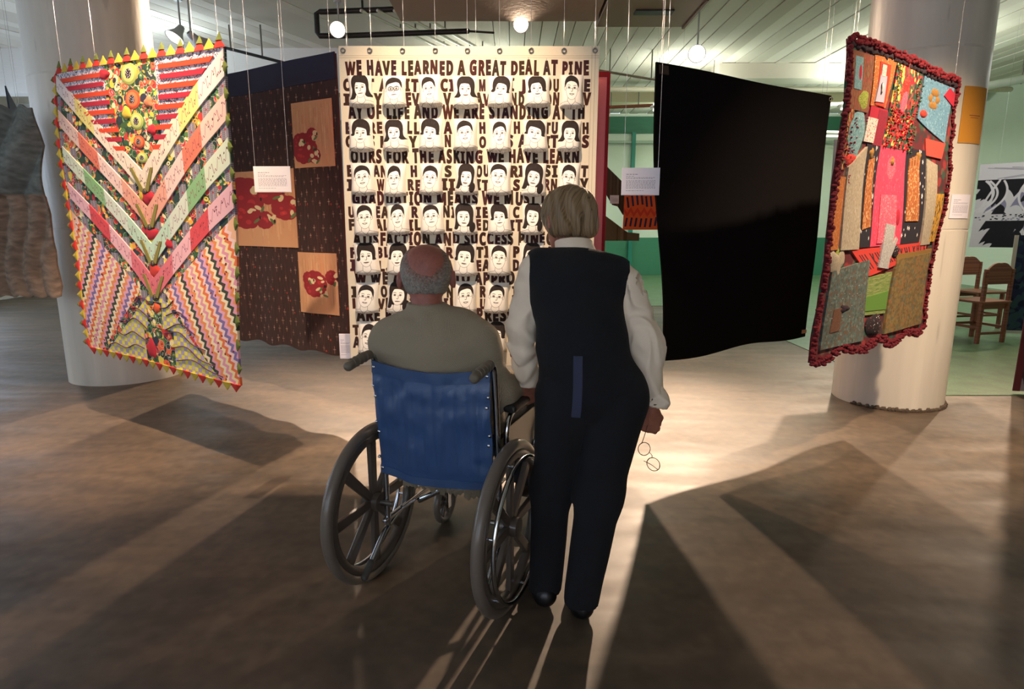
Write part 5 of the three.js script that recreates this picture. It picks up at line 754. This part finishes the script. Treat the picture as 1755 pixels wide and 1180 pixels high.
/* --- the man in the wheelchair --- */
{
  const base = [-0.28, 0, -2.2], t = figure('person', 'seated person with a balding grey head and olive-grey sweater, in the wheelchair', base), put = (n, f, mn, mx, c, m, l) => part(n, shifted(meshSDF(f, mn, mx, c), base), m, t, l);
  const W = (x, y, z) => chairToWorld(x, y, z);
  const hp = [-0.325, 1.188, -2.351], he = [-0.06, 0.12, 0.02], head = moved(headSDF(1.15), hp, he);
  const pel = W(0, 0.63, -0.16), torso = join(0.07, ell(pel, [0.185, 0.12, 0.14]), ell([-0.25, 0.76, -2.271], [0.185, 0.17, 0.14]), ell([-0.275, 0.9, -2.286], [0.185, 0.14, 0.135]), cap([-0.455, 0.945, -2.311], [-0.135, 0.94, -2.271], 0.074), cap([-0.38, 1.0, -2.316], [-0.2, 1.0, -2.296], 0.05));
  const neck = cap([-0.31, 1.0, -2.301], [-0.327, 1.13, -2.326], 0.068, 0.064);
  const aL = [[-0.462, 0.94, -2.316], W(-0.262, 0.755, -0.16), W(-0.25, 0.775, -0.4)], aR = [[-0.125, 0.93, -2.271], W(0.185, 0.765, -0.13), W(0.235, 0.775, -0.38)];
  const armF = (a, r, k = 0.03) => join(k, cap(a[0], a[1], r[0], r[1]), cap(a[1], a[2], r[1], r[2]));
  const legF = (s, g) => join(0.04, cap(W(s * 0.09, 0.61, -0.16), W(s * 0.11, 0.6, -0.54), 0.082 + g, 0.062 + g), cap(W(s * 0.11, 0.6, -0.54), W(s * 0.11, 0.2, -0.66), 0.06 + g, 0.04 + g * 1.6));
  const handOf = (side, at, roll) => moved(handSDF(side, [[0.5, 0.4, 0.3], [0.55, 0.45, 0.3], [0.6, 0.5, 0.3], [0.65, 0.5, 0.3]]), at, [-Math.PI / 2 + 0.1, CH.a + Math.PI + roll, 0]);
  const hRp = W(0.253, 0.772, -0.4), hLp = W(-0.25, 0.772, -0.42), hR = handOf(1, hRp, 0), hL = handOf(-1, hLp, 0);
  const body = join(0.03, torso, neck, armF(aL, [0.05, 0.042, 0.026]), armF(aR, [0.05, 0.042, 0.026]), legF(-1, 0), legF(1, 0), cap(W(-0.11, 0.18, -0.66), W(-0.12, 0.165, -0.8), 0.036, 0.03), cap(W(0.11, 0.18, -0.66), W(0.12, 0.165, -0.8), 0.036, 0.03));
  const bodyIn = (x, y, z) => smin(body(x, y, z) + 0.006, head(x, y, z), 0.015), sk = skin(0xa8685a), around = (p, r) => [p.map((q) => q - r), p.map((q) => q + r)];
  part('body', shifted(bodyGeo([meshSDF(bodyIn, [-0.72, 0.1, -3.02], [0.14, 1.35, -1.98], 0.012), meshSDF(hR, ...around([hRp[0] + 0.02, hRp[1], hRp[2] - 0.07], 0.14), 0.004), meshSDF(hL, ...around([hLp[0] + 0.02, hLp[1], hLp[2] - 0.07], 0.14), 0.004)]), base), sk, t);
  for (const s of [-1, 1]) { const e = V(s * 0.031, 0.011, -0.0735).applyEuler(new THREE.Euler(...he, 'YXZ')), g = new THREE.SphereGeometry(0.0115, 14, 10); g.translate(hp[0] + e.x, hp[1] + e.y, hp[2] + e.z); const q = part('eye', shifted(g, base), M.eye, t), f = V(0, -0.08, -1).applyEuler(new THREE.Euler(...he, 'YXZ')).multiplyScalar(0.0068), i = new THREE.SphereGeometry(0.0058, 12, 8); i.translate(hp[0] + e.x + f.x, hp[1] + e.y + f.y, hp[2] + e.z + f.z); part('iris', shifted(i, base), M.iris, q); }
  /* short grey hair round the sides and back, bald crown */
  const h0 = headSDF(1.15), crown = ell([0, 0.09, 0.07], [0.07, 0.1, 0.085]), face = ell([0, 0.02, -0.12], [0.09, 0.13, 0.1]);
  const edgeOf = (x, y, z) => Math.min(crown(x, y, z), face(x, y, z) + 0.01) + 0.012 * (noise(x * 60, y * 60, z * 60) - 0.5);
  const hairF = (x, y, z) => {
    const n = noise(x * 150, y * 150, z * 150), d = h0(x, y, z) - lerp(-0.003, 0.005, sstep(-0.012, 0.03, edgeOf(x, y, z))) - 0.003 * n;
    return smax(Math.max(d, -(y + 0.075 - 0.02 * n)), -ell([0.1, -0.016, 0.012], [0.028, 0.046, 0.032])(Math.abs(x), y, z), 0.003);
  };
  const shortTex = dataTex(256, (u, v) => { const k = 0.6 + 0.45 * fbm(u * 60, v * 40, 91, 3) + 0.2 * (hash((u * 256) | 0, (v * 256) | 0, 8) - 0.5); return [k, k, k * 0.98]; }, true, [5, 5]);
  const hg = meshSDF(moved(hairF, hp, he), [-0.46, 1.06, -2.49], [-0.19, 1.34, -2.2], 0.0036), hc = [], edgeW = moved(edgeOf, hp, he), hq = hg.attributes.position;
  for (let i = 0; i < hq.count; i++) {                          // the hair thins out towards the bald crown: scalp colour shows between the hairs
    const x = hq.getX(i), y = hq.getY(i), z = hq.getZ(i), e = edgeW(x, y, z), k = sstep(-0.022, 0.05, e + 0.05 * (noise(x * 260, y * 260, z * 260) - 0.5)), g = noise(x * 30, y * 30, z * 30) * 0.1;
    hc.push(lerp(0.333, 0.36 + g, k), lerp(0.144, 0.33 + g, k), lerp(0.098, 0.29 + g, k));
  }
  hg.setAttribute('color', new THREE.Float32BufferAttribute(hc, 3));
  part('hair', shifted(hg, base), mat(0xffffff, 0.75, { vertexColors: true, map: shortTex, bumpMap: shortTex, bumpScale: 0.002 }), t);
  const wob = (x, y, z) => 0.008 * (noise(x * 12, y * 14, z * 12) - 0.5) + 0.005 * Math.sin(y * 46 + 18 * noise(x * 5, y * 3, z * 5)) * noise(x * 6, y * 6, z * 6);
  const slL = armF(aL, [0.074, 0.062, 0.045], 0.05), slR = armF(aR, [0.076, 0.064, 0.045], 0.05);
  const neckBand = cap([-0.312, 1.0, -2.306], [-0.326, 1.085, -2.326], 0.092, 0.076);
  const sweater = (x, y, z) => smax(smin(smin(torso(x, y, z) - 0.012, neckBand(x, y, z), 0.02), Math.min(slL(x, y, z), slR(x, y, z)), 0.035) + wob(x, y, z), Math.max(0.55 - y, y - 1.09), 0.008);
  put('sweater', sweater, [-0.7, 0.52, -2.75], [0.16, 1.14, -1.96], 0.009, knit(0x978a74));
  const tr = (x, y, z) => smax(Math.min(legF(-1, 0.012)(x, y, z), legF(1, 0.012)(x, y, z), ell(pel, [0.2, 0.11, 0.155])(x, y, z)), Math.max(0.19 - y, y - 0.68), 0.006);
  put('trousers', tr, [-0.65, 0.16, -3.0], [0.25, 0.72, -1.98], 0.011, knit(0x23252b, 0.0012));
  for (const s of [-1, 1]) { const a = W(s * 0.11, 0.17, -0.64), b = W(s * 0.12, 0.165, -0.83), f = join(0.02, cap(a, b, 0.044, 0.038)); put('shoe', (x, y, z) => smax(f(x, y, z), 0.133 - y, 0.004), [Math.min(a[0], b[0]) - 0.06, 0.11, Math.min(a[2], b[2]) - 0.06], [Math.max(a[0], b[0]) + 0.06, 0.24, Math.max(a[2], b[2]) + 0.06], 0.007, mat(0x1b1512, 0.4)); }
}

/* ------------------------------------------------ wooden chairs at the right */
{
  const woodTex = canvasTex(256, 256, (c, w, h) => { c.fillStyle = '#8a5236'; c.fillRect(0, 0, w, h); for (let i = 0; i < 300; i++) { c.fillStyle = ['rgba(60,28,16,0.16)', 'rgba(190,120,80,0.14)'][(rnd() * 2) | 0]; c.fillRect(0, rnd() * h, w, rr(0.6, 3)); } });
  const wood = mat(0xffffff, 0.45, { map: woodTex });
  const make = (label, x, z, turn) => {
    const t = thing('wooden_chair', label, 'chair', [x, 0, z], turn); t.scale.y = 0.95;
    for (const s of [-1, 1]) { part('leg', box(0.042, 0.92, 0.042, s * 0.19, 0.46, 0.19, 0.008), wood, t); part('leg', box(0.042, 0.5, 0.042, s * 0.19, 0.25, -0.19, 0.008), wood, t); part('side_rail', box(0.024, 0.03, 0.36, s * 0.19, 0.2, 0), wood, t); }
    part('stretcher', box(0.36, 0.03, 0.024, 0, 0.13, 0.19), wood, t); part('stretcher', box(0.36, 0.03, 0.024, 0, 0.2, -0.19), wood, t);
    part('seat', box(0.44, 0.03, 0.44, 0, 0.515, 0, 0.012), wood, t); part('apron', box(0.38, 0.07, 0.022, 0, 0.465, 0.18), wood, t);
    const s = new THREE.Shape(); s.moveTo(-0.215, 0.74); s.lineTo(0.215, 0.74); s.lineTo(0.215, 0.88); s.quadraticCurveTo(0.16, 0.93, 0.1, 0.975); s.quadraticCurveTo(0.05, 1.0, 0, 0.985); s.quadraticCurveTo(-0.05, 1.0, -0.1, 0.975); s.quadraticCurveTo(-0.16, 0.93, -0.215, 0.88); s.closePath();
    const g = new THREE.ExtrudeGeometry(s, { depth: 0.018, bevelEnabled: true, bevelSize: 0.005, bevelThickness: 0.004, bevelSegments: 2 }); g.translate(0, 0, 0.18); part('back_panel', g, wood, t);
    return t;
  };
  make('wooden chair with a scalloped back, nearest the dark blue quilt', 5.58, -7.35, 0.25);
  make('wooden chair with a scalloped back, partly behind the right column', 5.32, -7.85, 0.3);
  make('wooden chair facing the other two chairs, its back to the far wall', 6.3, -8.35, Math.PI + 0.2);
}
renderer.render(scene, camera);
